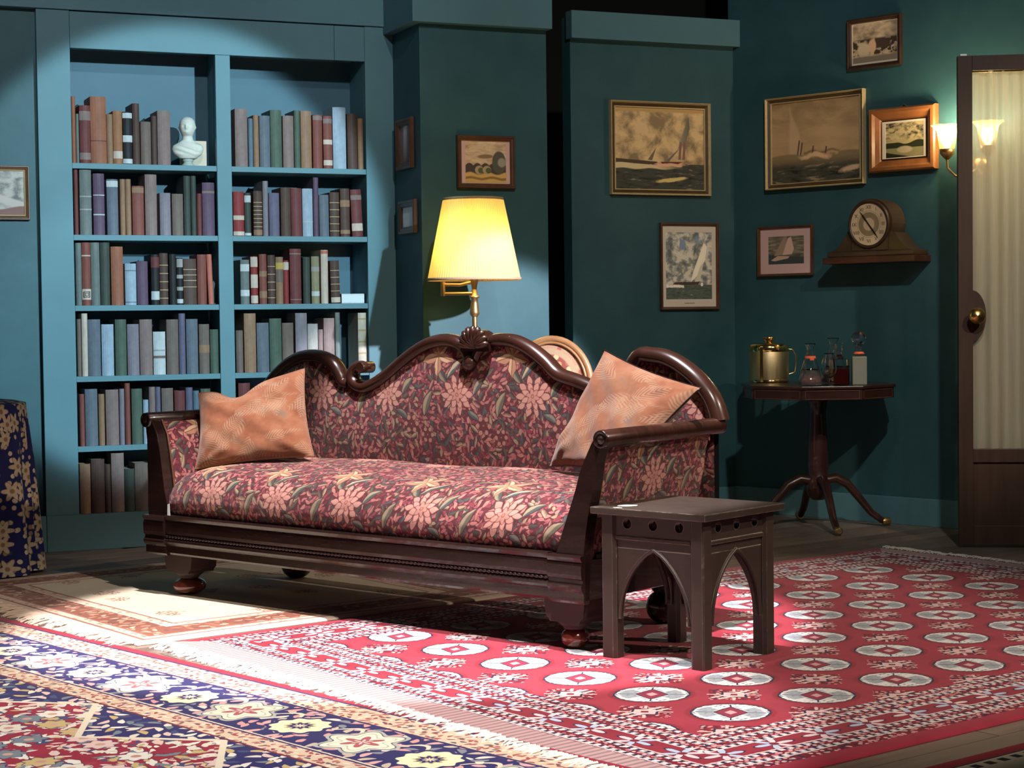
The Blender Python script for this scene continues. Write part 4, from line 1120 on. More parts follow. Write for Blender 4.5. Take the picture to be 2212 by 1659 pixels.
framed('framed_print', 'small yellow hill landscape with pink mount above the floor lamp', 'picture', (p0[0], p1[0], p1[1], p0[1]), fC, AA, 'frame_brown', .024, .026, 'print_hills', None, 0, 'mount_pink', (.022, .020, .004, .004))
p0, p1 = onA(-40, 357, -.035), onA(64, 476, -.035)
framed('framed_painting', 'coast painting in pale brown frame on the recessed panel beside the bookcase', 'picture', (p1[0] - .34, p1[0], p1[1], p0[1]), lambda s, z: atA(s, z, -.034), AA, 'frame_brown', .018, .026, 'painting_coast', 'frame_gilt', .006)
def onSidePillar(x, y):
    P = onp(x, y, atA(CS0), -A); return (P - K) @ AN, P[2]
for (xa, ya, xb, yb, cv, lab) in ((862, 262, 896, 362, 'print_dim', 'upper narrow wooden frame with dim print on the pillar side'), (868, 436, 903, 503, 'print_pale', 'lower small wooden frame with pale picture on the pillar side')):
    a, b = onSidePillar(xa, ya), onSidePillar(xb, yb)
    framed('framed_print', lab, 'picture', (a[0], b[0], b[1], a[1]), lambda s, z: atA(CS0 - .001, z, s), AA - 90, 'frame_brown', .034, .022, cv)

# ================================================================== rugs
def rug(name, label, mat, x0, x1, y0, y1, place, uvf, z=.001, th=.009, nx=48, ny=36, wav=.0025, seed=0.):
    """place(x, y) -> floor point; a thin slab with a soft edge and slight waves"""
    def h(x, y):
        e = min(x - x0, x1 - x, y - y0, y1 - y)
        return z + th * (1 - math.exp(-e / .006)) * .9 + .001 + wav * (.5 + .5 * math.sin(x * 3.1 + seed) * math.sin(y * 4.3 + seed * 2)) * min(1, max(0, e) / .15)
    mb = MB()
    def remap(a):                                        # more rows at the edges
        return a
    xs = [x0, x0 + .004, x0 + .012] + list(np.linspace(x0 + .03, x1 - .03, nx)) + [x1 - .012, x1 - .004, x1]
    ys = [y0, y0 + .004, y0 + .012] + list(np.linspace(y0 + .03, y1 - .03, ny)) + [y1 - .012, y1 - .004, y1]
    n, m = len(xs), len(ys)
    vs = []; uv = []
    for x in xs:
        for y in ys:
            P = place(x, y); vs.append((P[0], P[1], h(x, y))); uv.append(uvf(x, y))
    fs = [[i * m + j, (i + 1) * m + j, (i + 1) * m + j + 1, i * m + j + 1] for i in range(n - 1) for j in range(m - 1)]
    mb.add(vs, fs, uv, True)
    rim = [i * m for i in range(n)] + [(n - 1) * m + j for j in range(1, m)] + [i * m + m - 1 for i in range(n - 2, -1, -1)] + [j for j in range(m - 2, 0, -1)]
    o = len(rim)
    rv = [vs[k] for k in rim] + [(vs[k][0], vs[k][1], z) for k in rim]; ru = [uv[k] for k in rim] * 2
    mb.add(rv, [[i, (i + 1) % o, o + (i + 1) % o, o + i] for i in range(o)], ru)
    ob = part(name, mb, mat, None, recalc=True)
    return tag(ob, label, 'rug')
def fringe(par, mat, base, along, out, L, n, length, label, wid=.0052, z=.004, jit=.35):
    """knotted wool strands lying on the floor along an end of a rug"""
    mb = MB(); r = random.Random(n)
    ax, ot = Vector(along), Vector(out)
    for k in range(n):
        t = (k + r.uniform(-.3, .3)) / n * L
        ln = length * r.uniform(.72, 1.12); sk = r.gauss(0, jit) * ln; w0 = wid * r.uniform(.7, 1.25)
        zz = z + r.uniform(0, .007)
        p0 = Vector(base) + ax * t
        pts = [(0, 0, zz + .004), (.33, .15, zz + .006), (.7, .55, zz + .003), (1., 1., zz * .5 + .001)]
        vs = []
        for f, s_, h in pts:
            c = p0 + ot * (ln * f) + ax * (sk * s_)
            ww = w0 * (1 - .35 * f)
            vs += [tuple(c - ax * ww / 2 + Vector((0, 0, h - .002))), tuple(c + Vector((0, 0, h + ww * .5))), tuple(c + ax * ww / 2 + Vector((0, 0, h - .002)))]
        mb.add(vs, [[3 * i + j, 3 * i + j + 1, 3 * i + j + 4, 3 * i + j + 3] for i in range(3) for j in range(2)], None, True)
    return part('fringe', mb, M[mat], par, label, kind='stuff')

rr = rug('red_rug', 'large red rug with rows of white octagons under the gothic stool', M['red_gul_rug'], .052, 3.598, 0, 2.49, lambda x, y: dc(x, y), lambda x, y: (x, y), nx=70, ny=50)
fringe(rr, 'fringe_wool', dc(.058, .01), CR, -DR, 2.47, 300, .082, 'cream wool fringe')
fringe(rr, 'fringe_wool', dc(3.592, .01), CR, DR, 2.47, 260, .070, 'cream wool fringe')
ir = rug('ivory_rug', 'ivory rug with brown floral border beneath the sofa', M['ivory_rug'], 0, 1.62, 0, 1.76, lambda x, y: dc(x - .035, y - 1.80), lambda x, y: (x, y), wav=.003, seed=1.)
fringe(ir, 'fringe_wool_tan', dc(-.03, -1.79), CR, -DR, 1.73, 200, .105, 'tan wool fringe')
na = math.radians(128.07 - 180 + 5.1)
NE = np.array([math.cos(na), math.sin(na), 0]); NX = np.array([NE[1], -NE[0], 0])
if NX @ DR > 0: NX = -NX
N0 = dc(-.128, 0)
nr = rug('navy_rug', 'rug with navy rosette border and red flowered field nearest the audience', M['navy_border_rug'], -.05, 1.9, -1.35, 3.0, lambda x, y: N0 + NX * x + NE * y, lambda x, y: (x, y), nx=40, ny=60, seed=2.)
rug('corner_rug', 'cream rug with black and cream striped edge at the lower corner', M['corner_rug'], 0, .8, .35, 2.4, lambda x, y: dc(y, x + 2.655), lambda x, y: (x, y), nx=14, ny=24, seed=3.)

# ================================================================== sofa (local x along its length, y towards its back)
FL = zpl(380, 1293)
SU, SV = RD(AS), RD(AS + 90)
def onS(x, y, v=0.):
    P = onp(x, y, FL + SV * v, SV); return (P - FL) @ SU, P[2]
FZ = .011                                                # the rugs' thickness under the feet
so = thing('sofa', 'long carved mahogany sofa upholstered in floral tapestry on ivory rug', 'sofa', (FL[0], FL[1], 0), AS)
MH, MC, TAP = M['mahogany'], M['mahogany_crest'], M['tapestry']
U0, U1, VD = -.138, 2.0, .70
# base: front rail with mouldings
prof = [(.010, .170), (-.012, .170), (-.018, .178), (-.018, .205), (-.026, .212), (-.030, .220), (-.030, .228), (-.022, .236), (-.022, .246), (-.028, .250), (-.030, .262), (-.030, .292), (-.026, .302), (-.030, .308), (-.034, .316), (-.030, .322), (.02, .322)]
def rail(mb, x0, x1, bow=0., n=24, dy=0., dz=0.):
    def fn(a, b):
        i = b * (len(prof) - 1); i = int(round(i)); y, z = prof[i]
        return (x0 + (x1 - x0) * a, y + dy - bow * math.sin(PI * a), z + dz)
    mb.grid(fn, n, len(prof) - 1, smooth=False)
    for x, fl_ in ((x0, False), (x1, True)):
        vs = [(x, y + dy, z + dz) for y, z in prof]; mb.add(vs, [list(range(len(vs)))[::-1] if fl_ else list(range(len(vs)))])
    return mb
mb = rail(MB(), U0 + .118, U1 - .130, .010)
part('front_rail', mb, MH, so, recalc=True)
for (a, b) in ((U0 - .004, U0 + .118), (U1 - .130, U1 + .006)):
    mb = rail(MB(), a, b, 0, 1, -.008, -.004); mb.box(a, b, -.02, .10, .175, .300, .002)
    part('corner_block', mb, MH, so, 'square scuffed corner block')
mb = MB(); pts = []; rad = []
nbd = 420
for i in range(nbd + 1):
    a = i / nbd; x = U0 + .12 + (U1 - .132 - U0 - .12) * a
    pts.append((x, -.025 - .010 * math.sin(PI * a), .241)); rad.append(.0050 + .0020 * math.sin(i * PI * .5))
mb.tube(pts, rad, 6); part('rope_moulding', mb, MH, so, 'thin rope-carved bead along the rail')
for a, b in ((U0 + .004, U0 + .03), (U1 - .03, U1 - .004)): part('side_rail', MB().box(a, b, .05, VD, .172, .318, .003), MH, so)
part('back_rail', MB().box(U0 + .03, U1 - .03, VD - .03, VD, .172, .318, .003), MH, so)
# feet
def foot(x, y, squat, back=False, dark=True):
    f = [(.020, .078), (.028, .080), (.034, .086)]
    mb = MB()
    if not back:
        hw = .080
        outl = [(-hw, .172), (hw, .172), (hw, .150), (hw * .96, .135), (hw * .94, .118), (hw * .78, .106), (hw * .74, .098), (-hw * .74, .098), (-hw * .78, .106), (-hw * .94, .118), (-hw * .96, .135), (-hw, .150)]
        mb.prism(outl, lambda a, b, d: (x + a, y + d, b), -.050, .075)
        part('bracket', mb, M['leg_block_wood'], so, 'dark carved bracket above the front foot', recalc=True)
        mb = MB().lathe([(.052, .100), (.054, .092), (.046, .086), (.038, .080), (.036, .074)], 20, (x, y + .005, 0))
        part('foot_neck', mb, M['leg_block_wood'], so)
    R = .064 if squat else .046
    zt = .076 if not back else .125
    zc = (zt + FZ) / 2; hh = (zt - FZ) / 2
    pr = [(R * math.cos(t) ** .8 if abs(t) < PI / 2 - .01 else .012, zc + hh * math.sin(t)) for t in np.linspace(-PI / 2 + .12, PI / 2 - .12, 13)]
    ft = part('bun_foot', MB().lathe(pr, 28, (x, y + .005, 0)), M['bun_foot_wood'] if not back else MH, so)
    if back:
        part('foot_neck', MB().lathe([(.040, .12), (.046, .13), (.046, .175)], 20, (x, y + .005, 0)), MH, so)
    return ft
foot(.002, .062, True); foot(1.905, .052, False)
foot(-.005 + .03, .60, True, True); foot(1.86, .60, True, True)
# arms from the front-post outlines
def us(lst): return [onS(x, y, -.004) for x, y in lst]
inR = us([(1292, 940), (1282, 963), (1268, 996), (1258, 1024), (1250, 1057), (1238, 1097), (1221, 1150), (1203, 1197)])
ouR = us([(1308, 952), (1301, 971), (1294, 1000), (1290, 1036), (1284, 1073), (1279, 1100), (1271, 1158), (1266, 1206)])
inL = us([(334, 907), (346, 938), (352, 974), (358, 1023), (362, 1056), (368, 1088), (371, 1121)])
ouL = us([(318, 905), (323, 915), (325, 950), (326, 1000), (327, 1050), (327, 1090), (328, 1120)])
for inn, out, nm in ((inL, ouL, 'L'), (inR, ouR, 'R')):
    out = [(u, min(z, .70)) for u, z in out]
    sg = 1 if nm == 'L' else -1
    TPR = .050 * sg
    inn[-1] = (inn[-1][0], .300); out[-1] = (out[-1][0], .300)
    outline = inn + out[::-1]
    mb = MB().prism(outline, lambda a, b, d: (a, d, b), -.020, .026, .004)
    part('front_post', mb, MH, so, recalc=True)
    # upholstered arm behind the post
    def loft(side, y0, y1, inset, bul):
        def fn(a, b):
            i = b * (len(side) - 1); k = min(int(i), len(side) - 2); f = i - k
            u = side[k][0] + (side[k + 1][0] - side[k][0]) * f; z = side[k][1] + (side[k + 1][1] - side[k][1]) * f
            return (u + TPR * (y0 + (y1 - y0) * a) / .70 + inset + bul * math.sin(PI * a) ** .5 * math.sin(PI * min(1, b * .98 + .01)) ** .5, y0 + (y1 - y0) * a, min(z, .675))
        return fn
    mb = MB()
    uvi = lambda a, b: (a * .66 + .1, .40 - b * .40)
    mb.grid(loft(inn, .024, .665, -.002 * sg, .012 * sg), 16, 16, uvi); part('arm_inside', mb, TAP, so, recalc=False)
    mb = MB(); mb.grid(loft(out, .024, .655, .006 * sg, -.006 * sg), 16, 16, lambda a, b: (a * .66 + .05, .40 - b * .40)); part('arm_outside', mb, TAP, so)
    mb = MB()                                            # piping at the post
    mb.tube([(u + .004 * sg, .027, z) for u, z in (inn if nm == 'L' else out)], .0045, 6); part('piping', mb, M['frame_brown'], so)
    top = ((inn[0][0] + out[0][0]) / 2 + (-.006 if nm == 'L' else .012), .682)
    r = .029
    mb = MB(); mb.tube([(top[0], -.024, top[1]), (top[0], -.020, top[1]), (top[0] + TPR * .43, .30, top[1] + .002), (top[0] + TPR * .86, .60, top[1] + .003), (top[0] + TPR, .700, top[1] + .003)], [r * .9, r, r, r * .98, r * .96], 20, ref=(0, 0, 1))
    ar = part('arm_rail', mb, M['mahogany_crest'], so)
    part('scroll_rosette', MB().lathe([(r * .98, 0), (r * .95, -.004), (r * .75, -.005), (r * .70, -.002), (r * .4, -.003), (r * .34, -.007), (.0005, -.009)], 20, (top[0], -.024, top[1]), 'y'), MH, ar)
# seat: one crowned cushion, from the rail up over the front roll to the back
SP = [(-.006, .318), (-.018, .345), (-.020, .380), (-.010, .420), (.018, .458), (.06, .485), (.12, .502), (.22, .514), (.36, .521), (.50, .522), (.60, .512), (.672, .495)]
def lerp_in(u, side):                                    # inner face of the arm at height z
    pass
def seat_fn(a, b):
    i = b * (len(SP) - 1); k = min(int(i), len(SP) - 2); f = i - k
    y = SP[k][0] + (SP[k + 1][0] - SP[k][0]) * f; z = SP[k][1] + (SP[k + 1][1] - SP[k][1]) * f
    zz = z
    lo = np.interp(zz, [p[1] for p in inL][::-1], [p[0] for p in inL][::-1]) + .004
    hi = np.interp(zz, [p[1] for p in inR][::-1], [p[0] for p in inR][::-1]) - .004
    u = lo + (hi - lo) * a
    e = min(a, 1 - a) * (hi - lo)
    dip = math.exp(-e / .07)
    z2 = z - (.030 * dip) * max(0, min(1, (z - .33) / .1))
    y2 = y + .010 * dip - .006 * math.sin(a * PI)
    z2 += .0035 * math.sin(u * 9 + y * 5) * (1 - dip) * (1 if z > .45 else 0)
    return (u, y2, z2)
arc = [0.]
for k in range(1, len(SP)): arc.append(arc[-1] + math.hypot(SP[k][0] - SP[k - 1][0], SP[k][1] - SP[k - 1][1]))
mb = MB().grid(seat_fn, 90, 44, lambda a, b: (a * 2.02 + .10, float(np.interp(b * (len(SP) - 1), range(len(SP)), arc)) + .10), flip=False)
part('seat', mb, TAP, so)
# crest rail, three humps
VB = .69
def cres(lst, dv=0.): return [(p[0], VB + dv, p[1]) for p in (onS(x, y, VB + dv) for x, y in lst)]
def z9(l, ox): return [(x / 2.4578 + ox, y / 2.4578 + 650) for x, y in l]
mainL = cres(z9([(1207, 352), (1185, 342), (1160, 350), (1140, 378), (1143, 420), (1170, 450), (1212, 458), (1265, 435), (1335, 385), (1415, 315), (1495, 255), (1570, 220), (1645, 210), (1705, 226), (1745, 265), (1765, 310), (1780, 335)], 300))
mainR = cres(z9([(308, 335), (322, 305), (345, 262), (390, 222), (452, 208), (530, 218), (610, 258), (690, 322), (760, 392), (825, 447), (880, 478), (930, 488)], 900))
humpL = cres(z9([(620, 560), (660, 490), (705, 430), (760, 370), (830, 314), (910, 292), (985, 302), (1040, 335), (1072, 385), (1090, 430), (1120, 442)], 300))
cu = mainL[-1][0] + .01
uc = (mainL[-1][0] + mainR[0][0]) / 2
# the far end of the right half is hidden by the cushion: mirror the left half
sc_ = [(2 * uc - u + .075, v + .012, z - .012) for u, v, z in mainL[:8]]
mainR = mainR[:9] + [(mainR[8][0] * .45 + sc_[-1][0] * .55, VB, mainR[8][2] * .5 + sc_[-1][2] * .5)] + sc_[::-1][1:]
humpRv = cres(z9([(1185, 296), (1250, 290), (1330, 304), (1410, 345), (1495, 415), (1555, 490), (1590, 560), (1612, 640)], 900))
hl = [(2 * uc - u, v, z) for u, v, z in humpL[::-1]]
humpR = [q for q in hl if q[0] < humpRv[0][0] - .03][:4] + humpRv
def smooth(pts, n=4):
    out = []
    for i in range(len(pts) - 1):
        p0, p1, p2, p3 = pts[max(i - 1, 0)], pts[i], pts[i + 1], pts[min(i + 2, len(pts) - 1)]
        for j in range(n):
            t = j / n
            out.append(tuple(.5 * (2 * p1[k] + (p2[k] - p0[k]) * t + (2 * p0[k] - 5 * p1[k] + 4 * p2[k] - p3[k]) * t * t + (3 * p1[k] - p0[k] - 3 * p2[k] + p3[k]) * t ** 3) for k in range(3)))
    return out + [pts[-1]]
def band(mb, pts, r0, taper=(1., 1.)):
    P = smooth(pts); n = len(P)
    rad = [r0 * (taper[0] + (1 - taper[0]) * min(1, i / (n * .25))) * (taper[1] + (1 - taper[1]) * min(1, (n - 1 - i) / (n * .25))) for i in range(n)]
    return mb.tube(P, rad, 14, ref=(0, 1, 0), flat=1.35)
for pts, r0, tp in ((mainL, .0265, (.62, .9)), (mainR, .0265, (.9, .62)), (humpL, .0270, (.8, .75)), (humpR, .0290, (.75, 1.))):
    part('crest_rail', band(MB(), pts, r0, tp), MC, so)
for q in (mainL[0], mainR[-1]):
    part('crest_scroll', MB().lathe([(.021, -.038), (.023, -.034), (.023, .03), (.0005, .034)], 18, q, 'y'), MC, so)
# shell carving on the top
sx_, sz_ = onS(1040, 748, VB)
mb = MB()
for k in range(9):
    an = math.radians(-76 + 19 * k)
    ln = .070 + .012 * math.cos(an)
    pts = [(sx_ + math.sin(an) * ln * t, VB - .032 - .022 * math.sin(PI * min(1, t * .85)), sz_ - .006 + math.cos(an) * ln * t) for t in (0, .25, .5, .75, .92, 1.)]
    mb.tube(pts, [.005, .0085, .011, .013, .012, .006], 8)
part('shell_carving', mb, MC, so, 'scallop shell carved at the top of the crest')
part('shell_back', MB().prism([(sx_ + .072 * math.sin(a), sz_ - .012 + .074 * max(-.1, math.cos(a))) for a in np.linspace(-1.7, 1.7, 21)], lambda a, b, d: (a, d, b), VB - .034, VB + .02), MC, so, recalc=True)
cx_, cz_ = onS(1025, 783, VB)
part('crest_drop', MB().lathe([(.0005, -.050), (.020, -.046), (.029, -.036), (.030, .02), (.0005, .03)], 18, (cx_, VB, cz_), 'y'), MC, so)
# upholstered back under the crest
env = sorted([(p[0], p[2]) for p in smooth(humpL)[:-2] + smooth(mainL)[14:] + smooth(mainR)[:-16] + smooth(humpR)[2:]])
eu = [p[0] for p in env]; ez = [p[1] for p in env]
BU0, BU1 = min(eu) + .005, max(eu) - .02
def back_fn(yoff, bul):
    def fn(a, b):
        u = BU0 + (BU1 - BU0) * a
        zt = max(.50, float(np.interp(u, eu, ez)) - .004)
        zb = .43
        z = zb + (zt - zb) * b
        return (u, yoff - bul * (math.sin(PI * min(1., a * 1.0)) ** .3) * math.sin(PI * (.12 + b * .85)), z)
    return fn
part('back_upholstery', MB().grid(back_fn(VB - .008, .030), 120, 16, lambda a, b: (BU0 + (BU1 - BU0) * a + .24, back_fn(0, 0)(a, b)[2] - .04)), TAP, so)
part('back_lining', MB().grid(back_fn(VB + .02, 0), 80, 6, flip=True), M['black_drape'], so)

tg = inL[-1]
part('fabric_tag', MB().prism([(0, 0), (.016, .002), (.013, .050), (.002, .046)], lambda a, b, d: (tg[0] + .006 + a, d, .318 + b), -.030, -.0285), M['white_card'], so, 'small white fabric tag', recalc=True)

# ================================================================== cushions
def cushion(label, corners, thick, uvs=.45, seed=0, sag=0., tip=.07):
    c = [Vector(q) for q in corners]                     # BL, BR, TR, TL in sofa coordinates
    ctr = sum(c, Vector()) / 4
    nrm = (c[1] - c[0]).cross(c[3] - c[0]).normalized()
    r = random.Random(seed); ph = [r.uniform(0, 6) for _ in range(8)]
    def fn(side):
        def f(a, b):
            a2, b2 = 2 * a - 1, 2 * b - 1
            pin = 1 - tip * (1 - a2 * a2) * abs(b2) ** 3 * 1.0; pin2 = 1 - tip * (1 - b2 * b2) * abs(a2) ** 3
            A2, B2 = (a2 * pin2 + 1) / 2, (b2 * pin + 1) / 2
            P = c[0] * (1 - A2) * (1 - B2) + c[1] * A2 * (1 - B2) + c[2] * A2 * B2 + c[3] * (1 - A2) * B2
            h = max(0, (1 - a2 ** 4) * (1 - b2 ** 4)) ** .62
            wr = .004 * math.sin(9 * a + 5 * b + ph[0]) + .004 * math.sin(13 * b - 7 * a + ph[1]) + .003 * math.sin(23 * (a + b) + ph[2])
            cr = 0
            for (ca, cb) in ((0, 0), (1, 0), (1, 1), (0, 1)):          # gathers at the corners
                dx, dy = a - ca, b - cb; d = math.hypot(dx, dy)
                cr += .005 * math.sin(math.atan2(abs(dy), abs(dx)) * 12 + ph[3]) * math.exp(-((d - .22) / .13) ** 2)
            P = P - Vector((0, 0, sag)) * math.exp(-((a - .38) / .16) ** 2) * b ** 4
            fo = .010 * math.sin(22 * (b - .25 * a) + 1.2) * math.exp(-((a - .75) / .22) ** 2 - ((b - .72) / .22) ** 2) if sag else 0.
            return P + nrm * side * (thick * h + (wr + cr + fo) * h + .0015)
        return f
    mb = MB()
    mb.grid(fn(1), 40, 40, lambda a, b: (a * uvs, b * uvs)); mb.grid(fn(-1), 40, 40, lambda a, b: (a * uvs, b * uvs), flip=True)
    P0 = FL + SU * ctr.x + SV * ctr.y + np.array([0, 0, min(q.z for q in c)])
    loc = Vector((ctr.x, ctr.y, min(q.z for q in c)))
    mb.v = [tuple(Vector(q) - loc) for q in mb.v]
    o = part('cushion', mb, M['fern_velvet'], None, recalc=True)
    o.location = P0; o.rotation_euler = (0, 0, math.radians(AS))
    tag(o, label, 'cushion')
    # piped seam round the edge
    f = fn(0); ed = [f(i / 24, 0) for i in range(24)] + [f(1, i / 24) for i in range(24)] + [f(1 - i / 24, 1) for i in range(24)] + [f(0, 1 - i / 24) for i in range(25)]
    part('seam', MB().tube([tuple(Vector(q) - loc) for q in ed], .0035, 6), M['mahogany'] if seed == 2 else M['fern_velvet'], o, 'dark piped seam' if seed == 2 else None)
    return o
def sp(x, y, v): q = onS(x, y, v); return (q[0], v, q[1])
cushion('orange fern-patterned cushion slumped against the left arm of the sofa', [sp(422, 1013, .085), sp(678, 986, .36), sp(657, 797, .52), sp(429, 850, .18)], .058, .45, 1, .055)
cushion('large orange fern-patterned cushion standing on its corner against the right arm', [sp(1187, 1008, .47), (1.915, .30, .545), sp(1514, 838, .50), sp(1306, 756, .600)], .052, .45, 2, 0.)

# ================================================================== gothic stool
st = thing('side_table', 'dark painted gothic side table with pointed arches beside sofa', 'table', (.536, 5.522, 0), -41.2)
SM = M['stool_paint']
HL, HT, ZT = .190, .214, .476
part('table_top', MB().box(-HT, HT, -HT, HT, ZT - .022, ZT, .004), SM, st)
lw = .052
for sx in (-1, 1):
    for sy in (-1, 1):
        c0 = .012
        x0, y0 = sx * HL, sy * HL; x1, y1 = x0 - sx * lw, y0 - sy * lw
        o = [(x0, y0), (x1, y0), (x1 , y1 + sy * c0), (x1 + sx * c0, y1), (x0, y1)]
        o = [(x0 - sx * .004, y0), (x1 + sx * .010, y0), (x1, y0 - sy * .010), (x1, y1 + sy * .010), (x1 + sx * .010, y1), (x0 - sx * .010, y1), (x0, y1 + sy * .010), (x0, y0 - sy * .004)]
        part('leg', MB().prism(o, lambda a, b, d: (a, b, d), .010, ZT - .022), SM, st, recalc=True)
def apron(name, ang):
    R_ = Matrix.Rotation(math.radians(ang), 4, 'Z')
    y0, y1 = -HL + .010, -HL + .030
    W2 = HL - lw + .001
    mb = MB()
    # pierced band: three round holes
    zb, zt = .388, ZT - .022
    n = 24; cw = (2 * W2) / 3; rr_ = .0155
    zc = (zb + zt) / 2 + .006
    for k in range(3):
        xa = -W2 + cw * k; xb = xa + cw; xc = -W2 + .042 + k * (W2 * 2 - .084) / 2
        sq = []; ci = []
        for i in range(n):
            t = 2 * PI * (i + .5) / n; c, s = math.cos(t), math.sin(t)
            kx = ((xb - xc) / c if c > 0 else (xa - xc) / c) if abs(c) > 1e-9 else 1e9
            kz = ((zt - zc) / s if s > 0 else (zb - zc) / s) if abs(s) > 1e-9 else 1e9
            q = min(kx, kz); sq.append((xc + c * q, zc + s * q)); ci.append((xc + c * rr_, zc + s * rr_))
        corners = [(xa, zb), (xb, zb), (xb, zt), (xa, zt)]
        for cx, cz in corners:                           # snap the nearest ray to each corner
            j = min(range(n), key=lambda i: (sq[i][0] - cx) ** 2 + (sq[i][1] - cz) ** 2); sq[j] = (cx, cz)
        vs = [(x, y0, z) for x, z in sq] + [(x, y0, z) for x, z in ci] + [(x, y1, z) for x, z in sq] + [(x, y1, z) for x, z in ci]
        fs = []
        for i in range(n):
            j = (i + 1) % n
            fs += [[i, j, n + j, n + i], [2 * n + j, 2 * n + i, 3 * n + i, 3 * n + j], [n + i, n + j, 3 * n + j, 3 * n + i]]
        mb.add(vs, fs)
    mb.box(-W2, W2, y0 - .004, y0 + .004, zb - .010, zb + .002, .002)
    # pointed arch below
    z0 = .135; zp = .352; aw = W2 - .010
    m = 14
    for sgn in (-1, 1):
        P = []
        for i in range(m + 1):
            f = i / m; z = z0 + (zp - z0) * f
            wx = aw * (1 - f ** 2.1) ** .80 if f < 1 else 0.
            P.append((wx * sgn, z))
        for i in range(m):
            (xa, za), (xb, zb_) = P[i], P[i + 1]
            e = W2 * sgn
            vs = [(e, y0 + .004, za), (xa, y0 + .004, za), (xb, y0 + .004, zb_), (e, y0 + .004, zb_), (e, y1, za), (xa, y1, za), (xb, y1, zb_), (e, y1, zb_)]
            mb.add(vs, [[0, 1, 2, 3], [7, 6, 5, 4], [1, 5, 6, 2], [0, 4, 5, 1] if i == 0 else [1, 5, 6, 2]])
        mb.box(min(0, W2 * sgn), max(0, W2 * sgn), y0 + .004, y1, zp, .380)
        mb.tube([(x, y0 + .003, z) for x, z in P], .006, 6)
    mb.xf(R_)
    part(name, mb, SM, st)
for a in (0, 90, 180, 270): apron('arched_apron', a)

def flake(pts, z, lab):
    part('worn_patch', MB().prism(pts, lambda a, b, d: (a, b, d), z, z + .0006), M['page_pale'], st, lab, recalc=True)
flake([(-.165, -.135), (-.150, -.160), (-.120, -.150), (-.105, -.120), (-.118, -.098), (-.140, -.108), (-.158, -.112)], ZT, 'pale bare patch where the paint has chipped')
flake([(-.140, -.196), (-.118, -.204), (-.100, -.198), (-.112, -.188), (-.132, -.186)], ZT, 'pale bare patch where the paint has chipped')

# ================================================================== floor lamp
LY = 8.30
def atY(x, y, Y=LY):
    r = _ray(x, y); return EYE + r * (Y / r[1])
lp = atY(1025, 660); LX_ = lp[0]
zz = lambda y: atY(1025, y)[2]
la = thing('floor_lamp', 'brass swing-arm floor lamp with glowing pleated yellow shade behind sofa', 'lamp', (LX_, LY, 0), 0)
AB_ = M['antique_brass']
part('base', MB().lathe([(.13, 0), (.13, .012), (.115, .020), (.05, .030), (.022, .05), (.018, .08)], 32), AB_, la)
part('pole', MB().lathe([(.012, .07), (.012, zz(680)), ], 16), AB_, la)
part('pole_collar', MB().lathe([(.014, zz(684)), (.022, zz(679)), (.022, zz(674)), (.017, zz(655)), (.0145, zz(645)), (.024, zz(643)), (.024, zz(640)), (.014, zz(637)), (.012, zz(625))], 24), AB_, la)
zs = zz(634); ztp = zz(614)
xl = atY(957, 620)[0] - LX_
part('swing_arm', MB().tube([(0, 0, zs), (xl, 0, zs)], .008, 10).tube([(xl, 0, zs - .01), (xl, 0, ztp + .012)], .011, 10).tube([(xl, 0, ztp), (xl * .45, 0, ztp - .002), (0, 0, ztp + .012)], .008, 10), AB_, la)
part('socket', MB().lathe([(.010, zz(628)), (.014, zz(615)), (.020, zz(604)), (.020, zz(590)), (.015, zz(585))], 20), AB_, la)
zb, zt = zz(604), zz(431)
rb, rt = .2135, .136
NP = 96
def shade_fn(off):
    def fn(a, b):
        t = 2 * PI * a; z = zb + (zt - zb) * b
        r = rb + (rt - rb) * b + off + .0040 * (.4 + .6 * b) * math.cos(NP * t)
        return (r * math.cos(t), r * math.sin(t), z)
    return fn
sh = part('lamp_shade', MB().grid(shade_fn(0), NP * 4, 6, closeu=True), M['shade_silk'], la, 'pleated silk lamp shade')
for z, r, nm in ((zb, rb, 0), (zt, rt, 1)):
    part('binding', MB().lathe([(r - .002, z - .004), (r + .0042, z - .004), (r + .0036, z + .008 * (1 if nm == 0 else .9)), (r - .002, z + .008)], 64, cap=False), M['shade_binding'], sh)
part('harp', MB().tube([(0, 0, zz(600)), (.045, 0, zz(560)), (.055, 0, zz(510)), (.03, 0, zz(455)), (0, 0, zt - .005), (-.03, 0, zz(455)), (-.055, 0, zz(510)), (-.045, 0, zz(560)), (0, 0, zz(600))], .002, 6), AB_, la)
bz = zz(535)
bl = part('bulb', MB().lathe([(.012, bz - .075), (.014, bz - .05), (.024, bz - .03), (.030, bz - .005), (.027, bz + .015), (.014, bz + .028), (.0005, bz + .031)], 20), M['lamp_bulb'], la)
def bulb_light(name, loc, e, c, r):
    l = bpy.data.lights.new(name, 'POINT'); l.energy = e; l.color = c; l.shadow_soft_size = r
    o = bpy.data.objects.new(name, l); COL.objects.link(o); o.location = loc; return o
bulb_light('floor_lamp_light', (LX_ + .0, LY - .05, bz + .01), 4.6, (1., .74, .28), .03)

